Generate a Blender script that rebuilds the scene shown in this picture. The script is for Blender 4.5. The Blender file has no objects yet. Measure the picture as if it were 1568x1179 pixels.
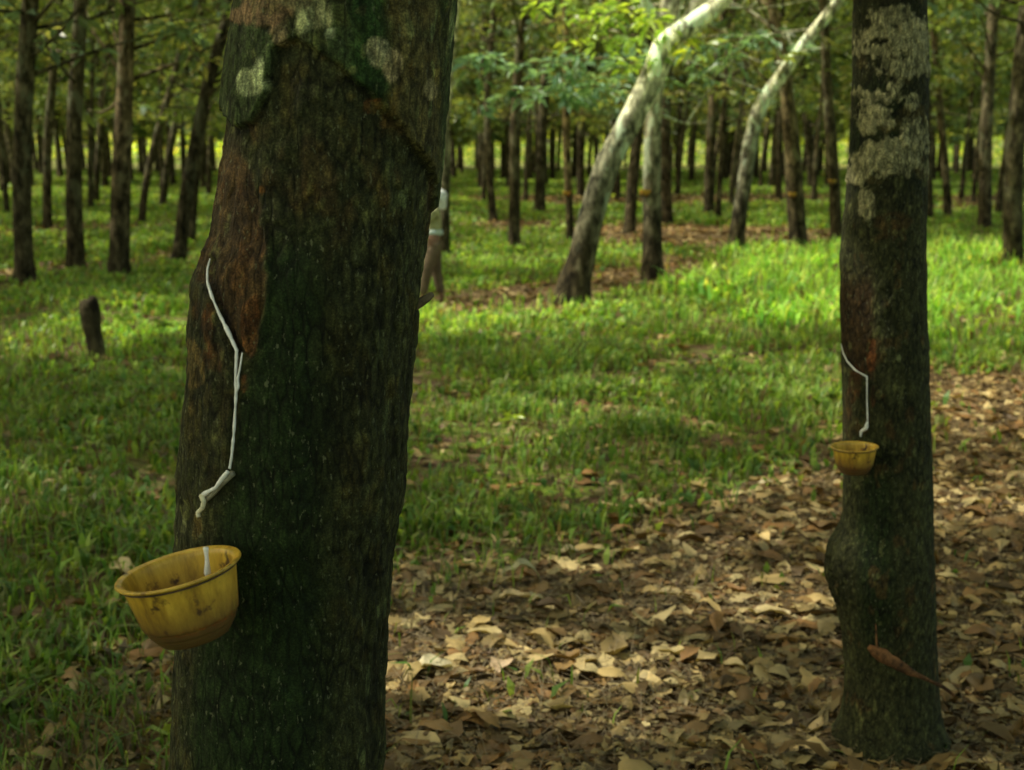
import bpy, math, random
import numpy as np
from mathutils import Vector

rng = np.random.default_rng(7)
random.seed(7)
scene = bpy.context.scene
col = scene.collection

# ------------------------------------------------------------------ camera geometry
F, CU, CV, HZ, CAM_H = 2000.0, 784.0, 589.5, 225.0, 1.9
PITCH = math.atan((CV - HZ) / F)
CP, SP = math.cos(PITCH), math.sin(PITCH)

def ray(u, v):
    x, y = (u - CU) / F, -(v - CV) / F
    return np.array([x, CP + y * SP, -SP + y * CP])

def at(u, v, Y):                       # point of the vertical plane at distance Y
    r = ray(u, v); s = Y / r[1]
    return np.array([r[0] * s, Y, CAM_H + r[2] * s])

def ground(u, v):
    r = ray(u, v); s = -CAM_H / r[2]
    return np.array([r[0] * s, r[1] * s, 0.0])

def proj(P):                            # world -> picture coordinates, for measuring
    P = np.asarray(P, float)
    x, y, z = P[..., 0], P[..., 1], P[..., 2] - CAM_H
    dep = np.maximum(y * CP - z * SP, 1e-3)
    up = y * SP + z * CP
    return CU + F * x / dep, CV - F * up / dep, dep

# ------------------------------------------------------------------ numpy noise
def _hash(ix, iy, iz, seed):
    h = (ix.astype(np.int64) * 374761393 + iy.astype(np.int64) * 668265263 + iz.astype(np.int64) * 2147483647 + seed * 1274126177) & 0xffffffff
    h = ((h ^ (h >> 13)) * 1274126177) & 0xffffffff
    h = ((h ^ (h >> 15)) * 2246822519) & 0xffffffff
    return ((h ^ (h >> 16)) & 0xffffff) / float(0xffffff)

def vnoise(x, y, z=0.0, seed=0):
    x, y, z = np.broadcast_arrays(np.asarray(x, float), np.asarray(y, float), np.asarray(z, float))
    x0, y0, z0 = np.floor(x), np.floor(y), np.floor(z)
    fx, fy, fz = x - x0, y - y0, z - z0
    fx, fy, fz = [t * t * (3 - 2 * t) for t in (fx, fy, fz)]
    r = 0
    for dx in (0, 1):
        for dy in (0, 1):
            for dz in (0, 1):
                w = (fx if dx else 1 - fx) * (fy if dy else 1 - fy) * (fz if dz else 1 - fz)
                r = r + w * _hash(x0 + dx, y0 + dy, z0 + dz, seed)
    return r * 2 - 1

def fbm(x, y, z=0.0, o=4, seed=0):
    r, a, t = 0, 1.0, 0
    for i in range(o):
        r = r + a * vnoise(np.asarray(x) * 2 ** i, np.asarray(y) * 2 ** i, np.asarray(z) * 2 ** i, seed + i * 17)
        t += a; a *= 0.5
    return r / t

def sstep(a, b, x):
    t = np.clip((x - a) / (b - a), 0, 1)
    return t * t * (3 - 2 * t)

def in_poly(px, py, poly):
    inside = np.zeros(px.shape, bool)
    n = len(poly)
    for i in range(n):
        x1, y1 = poly[i]; x2, y2 = poly[(i + 1) % n]
        c = ((y1 > py) != (y2 > py))
        xx = (x2 - x1) * (py - y1) / ((y2 - y1) if y2 != y1 else 1e-9) + x1
        inside ^= c & (px < xx)
    return inside

# ------------------------------------------------------------------ object helpers
def tag(o, label=None, cat=None, group=None, kind=None):
    if label: o['label'] = label
    if cat: o['category'] = cat
    if group: o['group'] = group
    if kind: o['kind'] = kind
    return o

def empty(name, loc):
    o = bpy.data.objects.new(name, None); col.objects.link(o)
    o.location = [float(a) for a in loc]; o.empty_display_size = 0.2
    return o

def np_mesh(name, V, Q, colors=None, smooth=True):
    V = np.asarray(V, np.float32).reshape(-1, 3); Q = np.asarray(Q, np.int32)
    k = Q.shape[1]
    me = bpy.data.meshes.new(name)
    me.vertices.add(len(V)); me.vertices.foreach_set('co', V.ravel())
    me.loops.add(Q.size); me.loops.foreach_set('vertex_index', Q.ravel())
    me.polygons.add(len(Q))
    me.polygons.foreach_set('loop_start', np.arange(0, Q.size, k, dtype=np.int32))
    me.polygons.foreach_set('loop_total', np.full(len(Q), k, np.int32))
    me.polygons.foreach_set('use_smooth', np.full(len(Q), smooth, bool))
    me.update(calc_edges=True)
    if colors is not None:
        a = me.color_attributes.new('Col', 'FLOAT_COLOR', 'POINT')
        c = np.ones((len(V), 4), np.float32); c[:, :3] = colors
        a.data.foreach_set('color', c.ravel())
    return me

def obj(name, me, mat=None, parent=None, loc=(0, 0, 0)):
    if mat is not None and len(me.materials) == 0: me.materials.append(mat)
    o = bpy.data.objects.new(name, me); col.objects.link(o)
    o.location = [float(a) for a in loc]
    if parent is not None: o.parent = parent
    return o

class Geo:                                # collects quads into one mesh
    def __init__(s): s.V = []; s.Q = []; s.n = 0; s.C = []
    def add(s, V, Q, C=None):
        V = np.asarray(V, float).reshape(-1, 3); Q = np.asarray(Q, int)
        s.V.append(V); s.Q.append(Q + s.n); s.n += len(V)
        if C is not None: s.C.append(np.broadcast_to(C, (len(V), 3)))
    def mesh(s, name, smooth=True):
        return np_mesh(name, np.concatenate(s.V), np.concatenate(s.Q), np.concatenate(s.C) if s.C else None, smooth)

def tube(pts, rad, seg=10, rough=0.0, seed=0, cap=True, freq=6.0):
    pts = np.asarray(pts, float); rad = np.asarray(rad, float)
    n = len(pts)
    T = np.gradient(pts, axis=0); T /= np.maximum(np.linalg.norm(T, axis=1, keepdims=True), 1e-9)
    ref = np.array([0, 1, 0.0]) if abs(T[0][1]) < 0.8 else np.array([1.0, 0, 0])
    V = np.zeros((n, seg, 3)); A = np.linspace(0, 2 * math.pi, seg, endpoint=False)
    for i in range(n):
        a = np.cross(ref, T[i]); a /= max(np.linalg.norm(a), 1e-9); b = np.cross(T[i], a)
        ref = np.cross(a, T[i]) * -1 if False else b
        r = rad[i]
        V[i] = pts[i] + r * (np.cos(A)[:, None] * a + np.sin(A)[:, None] * b)
        ref = b
    if rough > 0:
        nn = fbm(V[..., 0] * freq, V[..., 1] * freq, V[..., 2] * freq * 0.5, 3, seed)
        V += (V - pts[:, None, :]) * (nn * rough)[..., None]
    idx = np.arange(n * seg).reshape(n, seg)
    a = idx[:-1]; b = np.roll(idx, -1, 1)[:-1]; c = np.roll(idx, -1, 1)[1:]; d = idx[1:]
    Q = np.stack([a, b, c, d], -1).reshape(-1, 4)
    V = V.reshape(-1, 3)
    if cap:
        V = np.vstack([V, pts[0], pts[-1]])
        e = []
        for k in range(0, seg, 2):
            k1, k2 = (k + 1) % seg, (k + 2) % seg
            e.append([n * seg, idx[0][k2], idx[0][k1], idx[0][k]])
            e.append([n * seg + 1, idx[-1][k], idx[-1][k1], idx[-1][k2]])
        Q = np.vstack([Q, np.array(e)])
    return V, Q

def smooth_path(P, n):
    P = np.asarray(P, float)
    d = np.r_[0, np.cumsum(np.linalg.norm(np.diff(P[:, :3], axis=0), axis=1))]
    t = np.linspace(0, d[-1], n)
    m = np.gradient(P, d, axis=0) if len(P) > 2 else np.repeat(((P[1] - P[0]) / d[-1])[None], 2, 0)
    i = np.clip(np.searchsorted(d, t, side='right') - 1, 0, len(P) - 2)
    h = (d[i + 1] - d[i])[:, None]; s = ((t - d[i]) / (d[i + 1] - d[i]))[:, None]
    return ((2 * s**3 - 3 * s**2 + 1) * P[i] + (s**3 - 2 * s**2 + s) * h * m[i]
            + (-2 * s**3 + 3 * s**2) * P[i + 1] + (s**3 - s**2) * h * m[i + 1])

# ------------------------------------------------------------------ materials
def new_mat(name):
    m = bpy.data.materials.new(name); m.use_nodes = True
    nt = m.node_tree; nt.nodes.clear()
    out = nt.nodes.new('ShaderNodeOutputMaterial')
    return m, nt, out

def N(nt, t, **kw):
    n = nt.nodes.new(t)
    for k, v in kw.items():
        if k in n.inputs: n.inputs[k].default_value = v
        else: setattr(n, k, v)
    return n

def noise(nt, vec, scale, detail=6, rough=0.6, dist=0.0):
    n = N(nt, 'ShaderNodeTexNoise'); n.inputs['Scale'].default_value = scale
    n.inputs['Detail'].default_value = detail; n.inputs['Roughness'].default_value = rough
    n.inputs['Distortion'].default_value = dist
    nt.links.new(vec, n.inputs['Vector']); return n.outputs['Fac']

def ramp(nt, fac, stops):
    r = N(nt, 'ShaderNodeValToRGB'); e = r.color_ramp.elements
    while len(e) < len(stops): e.new(0.5)
    for k, (p, c) in enumerate(stops):
        e[k].position = p; e[k].color = (*c, 1) if len(c) == 3 else c
    nt.links.new(fac, r.inputs['Fac']); return r.outputs['Color']

def mix(nt, fac, a, b, mode='MIX'):
    m = N(nt, 'ShaderNodeMix', data_type='RGBA', blend_type=mode)
    for sock, val in ((m.inputs[0], fac), (m.inputs[6], a), (m.inputs[7], b)):
        if isinstance(val, bpy.types.NodeSocket): nt.links.new(val, sock)
        elif isinstance(val, (int, float)): sock.default_value = val
        else: sock.default_value = (*val, 1)
    return m.outputs[2]

def leaf_material(name, trans=0.45, gloss=0.35, rough=0.4, tint=(1, 1, 1)):
    m, nt, out = new_mat(name)
    at_ = N(nt, 'ShaderNodeAttribute', attribute_name='Col')
    c = mix(nt, 1.0, at_.outputs['Color'], tint, 'MULTIPLY')
    b = N(nt, 'ShaderNodeBsdfPrincipled'); b.inputs['Roughness'].default_value = rough
    b.inputs['Specular IOR Level'].default_value = gloss
    nt.links.new(c, b.inputs['Base Color'])
    t = N(nt, 'ShaderNodeBsdfTranslucent')
    tc = mix(nt, 1.0, c, (1.45, 1.35, 0.55), 'MULTIPLY'); nt.links.new(tc, t.inputs['Color'])
    ms = N(nt, 'ShaderNodeMixShader'); ms.inputs[0].default_value = trans
    nt.links.new(b.outputs[0], ms.inputs[1]); nt.links.new(t.outputs[0], ms.inputs[2])
    nt.links.new(ms.outputs[0], out.inputs['Surface'])
    return m

M = {}
M['leaf'] = leaf_material('canopy_leaf', 0.5, 0.5, 0.35)
M['grass'] = leaf_material('grass_blade', 0.45, 0.3, 0.45)
M['litter'] = leaf_material('dead_leaf', 0.12, 0.3, 0.55)

def bark_material():
    m, nt, out = new_mat('rubber_bark')
    tc = N(nt, 'ShaderNodeTexCoord')
    oi = N(nt, 'ShaderNodeObjectInfo')
    off = N(nt, 'ShaderNodeVectorMath', operation='MULTIPLY_ADD')
    off.inputs[1].default_value = (1, 1, 0.45)
    cmb = N(nt, 'ShaderNodeCombineXYZ')
    mul = N(nt, 'ShaderNodeMath', operation='MULTIPLY'); mul.inputs[1].default_value = 37.0
    nt.links.new(oi.outputs['Random'], mul.inputs[0])
    nt.links.new(mul.outputs[0], cmb.inputs[0]); nt.links.new(mul.outputs[0], cmb.inputs[1])
    nt.links.new(tc.outputs['Object'], off.inputs[0]); nt.links.new(cmb.outputs[0], off.inputs[2])
    v = off.outputs[0]
    n1 = noise(nt, v, 9, 8, 0.7)
    base = ramp(nt, n1, [(0.33, (0.03, 0.025, 0.015)), (0.5, (0.095, 0.08, 0.045)), (0.66, (0.24, 0.20, 0.12))])
    pt = ramp(nt, noise(nt, v, 11, 5, 0.65, 0.5), [(0.40, (0.28, 0.28, 0.26)), (0.48, (0.8, 0.8, 0.78)), (0.56, (1.3, 1.3, 1.28))])
    base = mix(nt, 1.0, base, pt, 'MULTIPLY')
    lich = noise(nt, v, 4.5, 5, 0.65, 0.4)
    lm = ramp(nt, lich, [(0.55, (0, 0, 0)), (0.6, (1, 1, 1))])
    # dark tapped bark low down, greyer and paler higher up
    sep = N(nt, 'ShaderNodeSeparateXYZ'); nt.links.new(tc.outputs['Object'], sep.inputs[0])
    hn = N(nt, 'ShaderNodeMath', operation='MULTIPLY_ADD'); hn.inputs[1].default_value = 1.6
    nt.links.new(n1, hn.inputs[0]); nt.links.new(sep.outputs['Z'], hn.inputs[2])
    hf = N(nt, 'ShaderNodeMapRange'); hf.inputs['From Min'].default_value = 1.3; hf.inputs['From Max'].default_value = 3.4
    nt.links.new(hn.outputs[0], hf.inputs['Value'])
    low = mix(nt, 1.0, base, (0.5, 0.48, 0.45), 'MULTIPLY')
    at_ = N(nt, 'ShaderNodeAttribute', attribute_name='Col')
    high = mix(nt, 1.0, base, at_.outputs['Color'], 'MULTIPLY')
    lf = N(nt, 'ShaderNodeMath', operation='MULTIPLY'); nt.links.new(lm, lf.inputs[0]); nt.links.new(hf.outputs[0], lf.inputs[1])
    c = mix(nt, hf.outputs[0], low, high)
    lcol = mix(nt, 1.0, (0.16, 0.165, 0.10), at_.outputs['Color'], 'MULTIPLY')
    c = mix(nt, lf.outputs[0], c, lcol)
    b = N(nt, 'ShaderNodeBsdfPrincipled'); b.inputs['Roughness'].default_value = 0.9
    b.inputs['Specular IOR Level'].default_value = 0.15
    nt.links.new(c, b.inputs['Base Color'])
    bp = N(nt, 'ShaderNodeBump'); bp.inputs['Strength'].default_value = 0.6; bp.inputs['Distance'].default_value = 0.02
    n2 = noise(nt, v, 28, 6, 0.7); nt.links.new(n2, bp.inputs['Height'])
    nt.links.new(bp.outputs[0], b.inputs['Normal']); nt.links.new(b.outputs[0], out.inputs['Surface'])
    return m
M['bark'] = bark_material()

def painted_bark():
    m, nt, out = new_mat('old_bark')
    tc = N(nt, 'ShaderNodeTexCoord')
    mp = N(nt, 'ShaderNodeMapping'); mp.inputs['Scale'].default_value = (1, 1, 0.5)
    nt.links.new(tc.outputs['Object'], mp.inputs[0]); v = mp.outputs[0]
    at_ = N(nt, 'ShaderNodeAttribute', attribute_name='Col')
    n1 = noise(nt, v, 70, 8, 0.75)
    g = ramp(nt, n1, [(0.34, (0.4, 0.42, 0.4)), (0.5, (0.9, 0.9, 0.87)), (0.64, (1.7, 1.65, 1.5))])
    c = mix(nt, 1.0, at_.outputs['Color'], g, 'MULTIPLY')
    vo = N(nt, 'ShaderNodeTexVoronoi', feature='DISTANCE_TO_EDGE'); vo.inputs['Scale'].default_value = 62
    mp2 = N(nt, 'ShaderNodeMapping'); mp2.inputs['Scale'].default_value = (1, 1, 0.33)
    wv = mix(nt, 0.03, tc.outputs['Object'], N(nt, 'ShaderNodeTexNoise', Scale=25.0, Detail=5.0).outputs['Color'], 'ADD')
    nt.links.new(wv, mp2.inputs[0]); nt.links.new(mp2.outputs[0], vo.inputs['Vector'])
    crk = ramp(nt, vo.outputs['Distance'], [(0.02, (0.28, 0.28, 0.28)), (0.16, (1.05, 1.05, 1.05))])
    cf = ramp(nt, noise(nt, tc.outputs['Object'], 14, 4, 0.6), [(0.40, (0.15, 0.15, 0.15)), (0.60, (0.9, 0.9, 0.9))])
    c = mix(nt, cf, c, mix(nt, 1.0, c, crk, 'MULTIPLY'))
    n4 = noise(nt, tc.outputs['Object'], 330, 4, 0.7)
    gr4 = ramp(nt, n4, [(0.36, (0.35, 0.35, 0.35)), (0.5, (1, 1, 1)), (0.66, (2.3, 2.3, 2.2))]); c = mix(nt, 0.75, c, mix(nt, 1.0, c, gr4, 'MULTIPLY'))
    n3 = noise(nt, v, 150, 3, 0.6)
    sp = ramp(nt, n3, [(0.64, (0, 0, 0)), (0.68, (1, 1, 1))])
    spm = N(nt, 'ShaderNodeMath', operation='MULTIPLY'); spm.inputs[1].default_value = 0.6
    nt.links.new(sp, spm.inputs[0])
    c = mix(nt, spm.outputs[0], c, (0.16, 0.17, 0.09))
    b = N(nt, 'ShaderNodeBsdfPrincipled'); b.inputs['Roughness'].default_value = 0.85
    b.inputs['Specular IOR Level'].default_value = 0.2
    nt.links.new(c, b.inputs['Base Color'])
    bp = N(nt, 'ShaderNodeBump'); bp.inputs['Strength'].default_value = 0.8; bp.inputs['Distance'].default_value = 0.006
    hh = mix(nt, 0.5, n1, crk); nt.links.new(hh, bp.inputs['Height'])
    nt.links.new(bp.outputs[0], b.inputs['Normal']); nt.links.new(b.outputs[0], out.inputs['Surface'])
    return m
M['old_bark'] = painted_bark()

def simple(name, c1, c2, scale=20, rough=0.7, spec=0.3, bump=0.0, lo=0.4, hi=0.6, sub=0.0):
    m, nt, out = new_mat(name)
    tc = N(nt, 'ShaderNodeTexCoord'); f = noise(nt, tc.outputs['Object'], scale, 6, 0.65)
    c = ramp(nt, f, [(lo, c1), (hi, c2)])
    b = N(nt, 'ShaderNodeBsdfPrincipled'); b.inputs['Roughness'].default_value = rough
    b.inputs['Specular IOR Level'].default_value = spec
    if sub: b.inputs['Subsurface Weight'].default_value = sub; b.inputs['Subsurface Scale'].default_value = 0.01
    nt.links.new(c, b.inputs['Base Color'])
    if bump:
        bp = N(nt, 'ShaderNodeBump'); bp.inputs['Strength'].default_value = bump; bp.inputs['Distance'].default_value = 0.004
        nt.links.new(f, bp.inputs['Height']); nt.links.new(bp.outputs[0], b.inputs['Normal'])
    nt.links.new(b.outputs[0], out.inputs['Surface'])
    return m
M['latex'] = simple('latex', (0.75, 0.76, 0.72), (0.9, 0.9, 0.88), 60, 0.35, 0.5, 0.2)
M['old_latex'] = simple('dried_latex', (0.5, 0.47, 0.3), (0.75, 0.72, 0.5), 60, 0.5, 0.4, 0.2)
M['tin'] = simple('dull_tin', (0.18, 0.17, 0.12), (0.4, 0.38, 0.28), 40, 0.5, 0.4)
M['wire'] = simple('rusty_wire', (0.05, 0.035, 0.02), (0.12, 0.08, 0.05), 40, 0.6, 0.4)
M['twig'] = simple('dead_twig', (0.05, 0.04, 0.025), (0.20, 0.16, 0.10), 30, 0.9, 0.1, 0.3)
M['red_wood'] = simple('reddish_dead_wood', (0.035, 0.022, 0.014), (0.27, 0.125, 0.05), 22, 0.9, 0.1, 0.5, 0.38, 0.64)
M['skin'] = simple('skin', (0.17, 0.09, 0.055), (0.22, 0.12, 0.075), 12, 0.5, 0.3)
M['white_cloth'] = simple('white_headcloth', (0.6, 0.64, 0.66), (0.8, 0.82, 0.82), 30, 0.9, 0.1, 0.3)
M['shirt'] = simple('faded_yellowish_shirt', (0.30, 0.30, 0.15), (0.42, 0.42, 0.24), 14, 0.9, 0.1, 0.3)
M['sash'] = simple('pale_blue_cloth', (0.32, 0.42, 0.42), (0.5, 0.58, 0.52), 22, 0.9, 0.1, 0.3)
M['trousers'] = simple('grey_brown_trousers', (0.10, 0.075, 0.05), (0.16, 0.12, 0.08), 10, 0.9, 0.1, 0.3)
M['hair'] = simple('black_hair', (0.012, 0.01, 0.01), (0.025, 0.02, 0.018), 60, 0.5, 0.3)

def cup_material():
    m, nt, out = new_mat('yellow_plastic')
    tc = N(nt, 'ShaderNodeTexCoord'); P = tc.outputs['Object']
    sep = N(nt, 'ShaderNodeSeparateXYZ'); nt.links.new(P, sep.inputs[0])
    st = N(nt, 'ShaderNodeMapping'); st.inputs['Scale'].default_value = (1, 1, 0.22); nt.links.new(P, st.inputs[0])
    n1 = noise(nt, st.outputs[0], 45, 6, 0.7); n2 = noise(nt, P, 28, 4, 0.6)
    c = ramp(nt, n1, [(0.32, (0.28, 0.16, 0.02)), (0.5, (0.54, 0.34, 0.035)), (0.7, (0.70, 0.47, 0.06))])
    spots = ramp(nt, n2, [(0.33, (1, 1, 1)), (0.41, (0, 0, 0))])
    c = mix(nt, spots, c, (0.07, 0.035, 0.015))
    # dirt builds up towards the foot
    zz = N(nt, 'ShaderNodeMath', operation='MULTIPLY_ADD'); zz.inputs[1].default_value = 0.035
    nt.links.new(n1, zz.inputs[0]); nt.links.new(sep.outputs['Z'], zz.inputs[2])
    mr = N(nt, 'ShaderNodeMapRange'); mr.inputs['From Min'].default_value = 0.100; mr.inputs['From Max'].default_value = 0.050
    nt.links.new(zz.outputs[0], mr.inputs['Value'])
    dm = N(nt, 'ShaderNodeMath', operation='MULTIPLY'); dm.inputs[1].default_value = 0.93; nt.links.new(mr.outputs[0], dm.inputs[0])
    c = mix(nt, dm.outputs[0], c, (0.085, 0.042, 0.018))
    b = N(nt, 'ShaderNodeBsdfPrincipled'); b.inputs['Roughness'].default_value = 0.42
    b.inputs['Subsurface Weight'].default_value = 0.15; b.inputs['Subsurface Scale'].default_value = 0.01
    nt.links.new(c, b.inputs['Base Color'])
    bp = N(nt, 'ShaderNodeBump'); bp.inputs['Strength'].default_value = 0.25; bp.inputs['Distance'].default_value = 0.002
    nt.links.new(n1, bp.inputs['Height']); nt.links.new(bp.outputs[0], b.inputs['Normal'])
    nt.links.new(b.outputs[0], out.inputs['Surface'])
    return m
M['cup'] = cup_material()

def ground_material():
    m, nt, out = new_mat('forest_floor')
    tc = N(nt, 'ShaderNodeTexCoord'); P = tc.outputs['Object']
    at_ = N(nt, 'ShaderNodeAttribute', attribute_name='Col')
    n1 = noise(nt, P, 14, 8, 0.75); n2 = noise(nt, P, 0.7, 5, 0.6); n3 = noise(nt, P, 3.0, 6, 0.7)
    lit = ramp(nt, n1, [(0.3, (0.045, 0.028, 0.014)), (0.5, (0.15, 0.10, 0.05)), (0.68, (0.34, 0.26, 0.15))])
    gr = ramp(nt, n1, [(0.3, (0.05, 0.08, 0.015)), (0.5, (0.16, 0.25, 0.03)), (0.7, (0.28, 0.40, 0.05))])
    gl = ramp(nt, n3, [(0.35, (0.6, 0.6, 0.6)), (0.65, (1.3, 1.3, 1.2))])
    gr = mix(nt, 1.0, gr, gl, 'MULTIPLY')
    br = ramp(nt, n3, [(0.42, (1, 1, 1)), (0.56, (0, 0, 0))]); gr = mix(nt, br, gr, lit)
    gr = mix(nt, 1.0, gr, (0.8, 0.72, 0.9), 'MULTIPLY')
    c = mix(nt, at_.outputs['Fac'], gr, lit)
    b = N(nt, 'ShaderNodeBsdfPrincipled'); b.inputs['Roughness'].default_value = 0.95
    b.inputs['Specular IOR Level'].default_value = 0.1
    nt.links.new(c, b.inputs['Base Color'])
    bp = N(nt, 'ShaderNodeBump'); bp.inputs['Strength'].default_value = 0.8; bp.inputs['Distance'].default_value = 0.03
    nt.links.new(n1, bp.inputs['Height']); nt.links.new(bp.outputs[0], b.inputs['Normal'])
    nt.links.new(b.outputs[0], out.inputs['Surface'])
    return m
M['ground'] = ground_material()

# ------------------------------------------------------------------ world, sun, camera
SUN = np.array([-0.58, 0.02, 0.82]); SUN /= np.linalg.norm(SUN)
w = bpy.data.worlds.new('World'); scene.world = w; w.use_nodes = True
wn = w.node_tree; bg = wn.nodes['Background']
sky = wn.nodes.new('ShaderNodeTexSky'); sky.sky_type = 'NISHITA'; sky.sun_disc = False
sky.sun_elevation = math.asin(SUN[2]); sky.sun_rotation = math.atan2(SUN[0], SUN[1])
sky.dust_density = 4.0; sky.air_density = 1.0
tint_ = wn.nodes.new('ShaderNodeMix'); tint_.data_type = 'RGBA'; tint_.blend_type = 'MULTIPLY'; tint_.inputs[0].default_value = 1.0
tint_.inputs[7].default_value = (1.95, 1.86, 1.25, 1)      # warm film stock, sky brightened to lift the shaded ground
wn.links.new(sky.outputs[0], tint_.inputs[6]); wn.links.new(tint_.outputs[2], bg.inputs[0]); bg.inputs[1].default_value = 0.15
sl = bpy.data.lights.new('sun', 'SUN'); sl.energy = 5.0; sl.angle = math.radians(0.6); sl.color = (1, 0.96, 0.80)
so = bpy.data.objects.new('sun', sl); col.objects.link(so); so.location = (0, 0, 30)
so.rotation_euler = Vector(SUN).to_track_quat('Z', 'Y').to_euler()

cd = bpy.data.cameras.new('camera'); co = bpy.data.objects.new('camera', cd); col.objects.link(co)
co.location = (0, 0, CAM_H); co.rotation_euler = (math.pi / 2 - PITCH, 0, 0)
cd.sensor_width = 36; cd.lens = 36 * F / 1568; cd.clip_end = 3000; cd.clip_start = 0.05
cd.dof.use_dof = True; cd.dof.focus_distance = 2.2; cd.dof.aperture_fstop = (cd.lens / 1000) / 0.0078
scene.camera = co
scene.view_settings.view_transform = 'Standard'; scene.view_settings.look = 'None'
scene.view_settings.exposure = 0
scene.cycles.max_bounces = 8; scene.cycles.diffuse_bounces = 4; scene.cycles.transmission_bounces = 6
scene.cycles.use_denoising = True

# ------------------------------------------------------------------ ground plan (litter strips, sun flecks)
def gp(poly): return [tuple(ground(u, v)[:2]) for u, v in poly]
LITTER = [gp(p) for p in [
    [(560, 1400), (585, 930), (640, 900), (720, 872), (860, 838), (1000, 795), (1100, 750), (1200, 712), (1300, 670), (1330, 575), (1420, 562), (1560, 560), (1800, 620), (2000, 1400)],
    [(640, 452), (760, 436), (880, 418), (930, 404), (1010, 392), (1105, 390), (1100, 428), (1030, 444), (950, 458), (880, 482), (740, 486), (640, 476)],
    [(880, 346), (1010, 340), (1080, 344), (1290, 352), (1290, 380), (1090, 388), (900, 378)],
    [(690, 340), (760, 334), (880, 338), (870, 352), (760, 356), (700, 352)],
    [(690, 300), (900, 300), (1290, 298), (1290, 312), (900, 320), (700, 312)],
    [(1420, 300), (1600, 296), (1600, 320), (1420, 322)],
    [(-100, 412), (150, 402), (300, 382), (345, 376), (345, 386), (260, 400), (140, 418), (-100, 430)],
    [(0, 352), (200, 345), (340, 330), (340, 336), (200, 356), (0, 364)],
]]
SPARSE = [gp(p) for p in [[(-200, 1400), (-200, 1150), (120, 1100), (200, 1040), (250, 985), (300, 965), (420, 985), (600, 900), (600, 1400)]]]

def litter_mask(x, y):
    d = np.maximum(y, 3)
    wx = x + fbm(x * 1.1, y * 1.1, 0, 3, 5) * 0.035 * d
    wy = y + fbm(x * 0.9 + 9, y * 0.9, 0, 3, 6) * 0.05 * d
    m = np.zeros(np.shape(x))
    for p in LITTER: m = np.maximum(m, in_poly(wx, wy, p) * 1.0)
    for p in SPARSE: m = np.maximum(m, in_poly(wx, wy, p) * 0.5)
    return m

def terrain(x, y):
    return 0.03 * vnoise(np.asarray(x) * 0.6, np.asarray(y) * 0.6, 0, 3) * sstep(2.5, 6, np.abs(np.asarray(y)))

# ground sheet: fine near the camera, coarse to the horizon
def axis(fine, step, far, g=1.22):
    a = list(np.arange(-fine, fine + 1e-6, step)); s = step; x = fine
    while x < far: s *= g; x += s; a.append(x); a.insert(0, -x)
    return np.array(a)
gx = axis(9, 0.1, 900); gy = np.concatenate([-axis(1, 1.0, 900)[::-1][:0], np.array([-900, -300, -100, -40, -15, -6, -2]), np.arange(0, 26, 0.1)])
s, y = 0.1, gy[-1]
while y < 1500: s *= 1.06; y += s; gy = np.append(gy, y)
GX, GY = np.meshgrid(gx, gy)
GZ = terrain(GX, GY)
lm = litter_mask(GX, GY)
idx = np.arange(GX.size).reshape(GX.shape)
Q = np.stack([idx[:-1, :-1], idx[:-1, 1:], idx[1:, 1:], idx[1:, :-1]], -1).reshape(-1, 4)
tag(obj('ground', np_mesh('ground', np.stack([GX, GY, GZ], -1), Q, np.repeat(lm.reshape(-1, 1), 3, 1)), M['ground']), kind='structure')

# openings in the canopy: where sun falls on ground / trunks  (x, y, z, radius)
SHAFTS = []
def fleck(u, v, r): g = ground(u, v); SHAFTS.append((g[0], g[1], 0.1, r))
for u, v, r in [(105, 530, .5), (150, 505, .55), (210, 500, .6), (270, 505, .5), (320, 500, .45), (180, 470, .5),
                (655, 490, .55), (700, 480, .6), (750, 500, .6), (820, 490, .5), (870, 480, .45), (920, 472, .4),
                (1090, 440, .7), (1140, 425, .8), (1190, 415, .9), (1240, 420, .9), (1290, 425, .9), (1350, 425, .9), (1430, 430, 1.0),
                (1440, 400, 1.0), (1180, 395, .9), (1250, 395, .9), (1500, 440, .9), (1540, 480, .7), (1150, 465, .5), (1250, 470, .6),
                (1230, 570, .35), (1250, 610, .3), (1130, 560, .3), (1440, 600, .45), (1470, 575, .5), (1450, 640, .3), (1520, 610, .4),
                (780, 650, .25), (730, 640, .2), (790, 690, .2), (860, 640, .2), (960, 600, .2), (1020, 640, .18),
                (650, 1032, .10), (615, 1030, .08), (765, 1020, .09), (915, 1035, .07), (1168, 925, .06), (1165, 745, .08), (1440, 760, .1),
                (860, 445, .35), (960, 425, .4), (1050, 410, .4), (900, 455, .3), (1040, 440, .3), (720, 440, .5),
                (250, 370, .5), (300, 395, .4), (160, 380, .6), (220, 350, .9), (310, 345, .8), (150, 340, .8),
                (760, 410, .6), (830, 400, .6), (720, 385, .6), (930, 380, .6), (1180, 350, .9), (1150, 330, .9), (860, 320, 1.2), (960, 320, 1.2)]:
    fleck(u, v, r)
def trunk_light(u, v, Y, r): p = at(u, v, Y); SHAFTS.append((p[0], p[1], p[2], r))
D_LEAN = float(ground(874, 460)[1])
for u, v, r in [(940, 225, .22), (960, 190, .28), (985, 150, .3), (1000, 110, .35), (1012, 75, .4), (1025, 45, .5), (1035, 15, .5), (1070, 20, .5), (1100, -5, .5), (925, 260, .15), (915, 290, .12), (1000, -10, .4)]:
    trunk_light(u, v, D_LEAN, r)
for u, v, r in [(999, 170, .3), (1000, 200, .3), (1003, 150, .3), (999, 235, .25)]: trunk_light(u, v, float(ground(1000, 425)[1]), r)
D2 = float(ground(1124, 388)[1])
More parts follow.
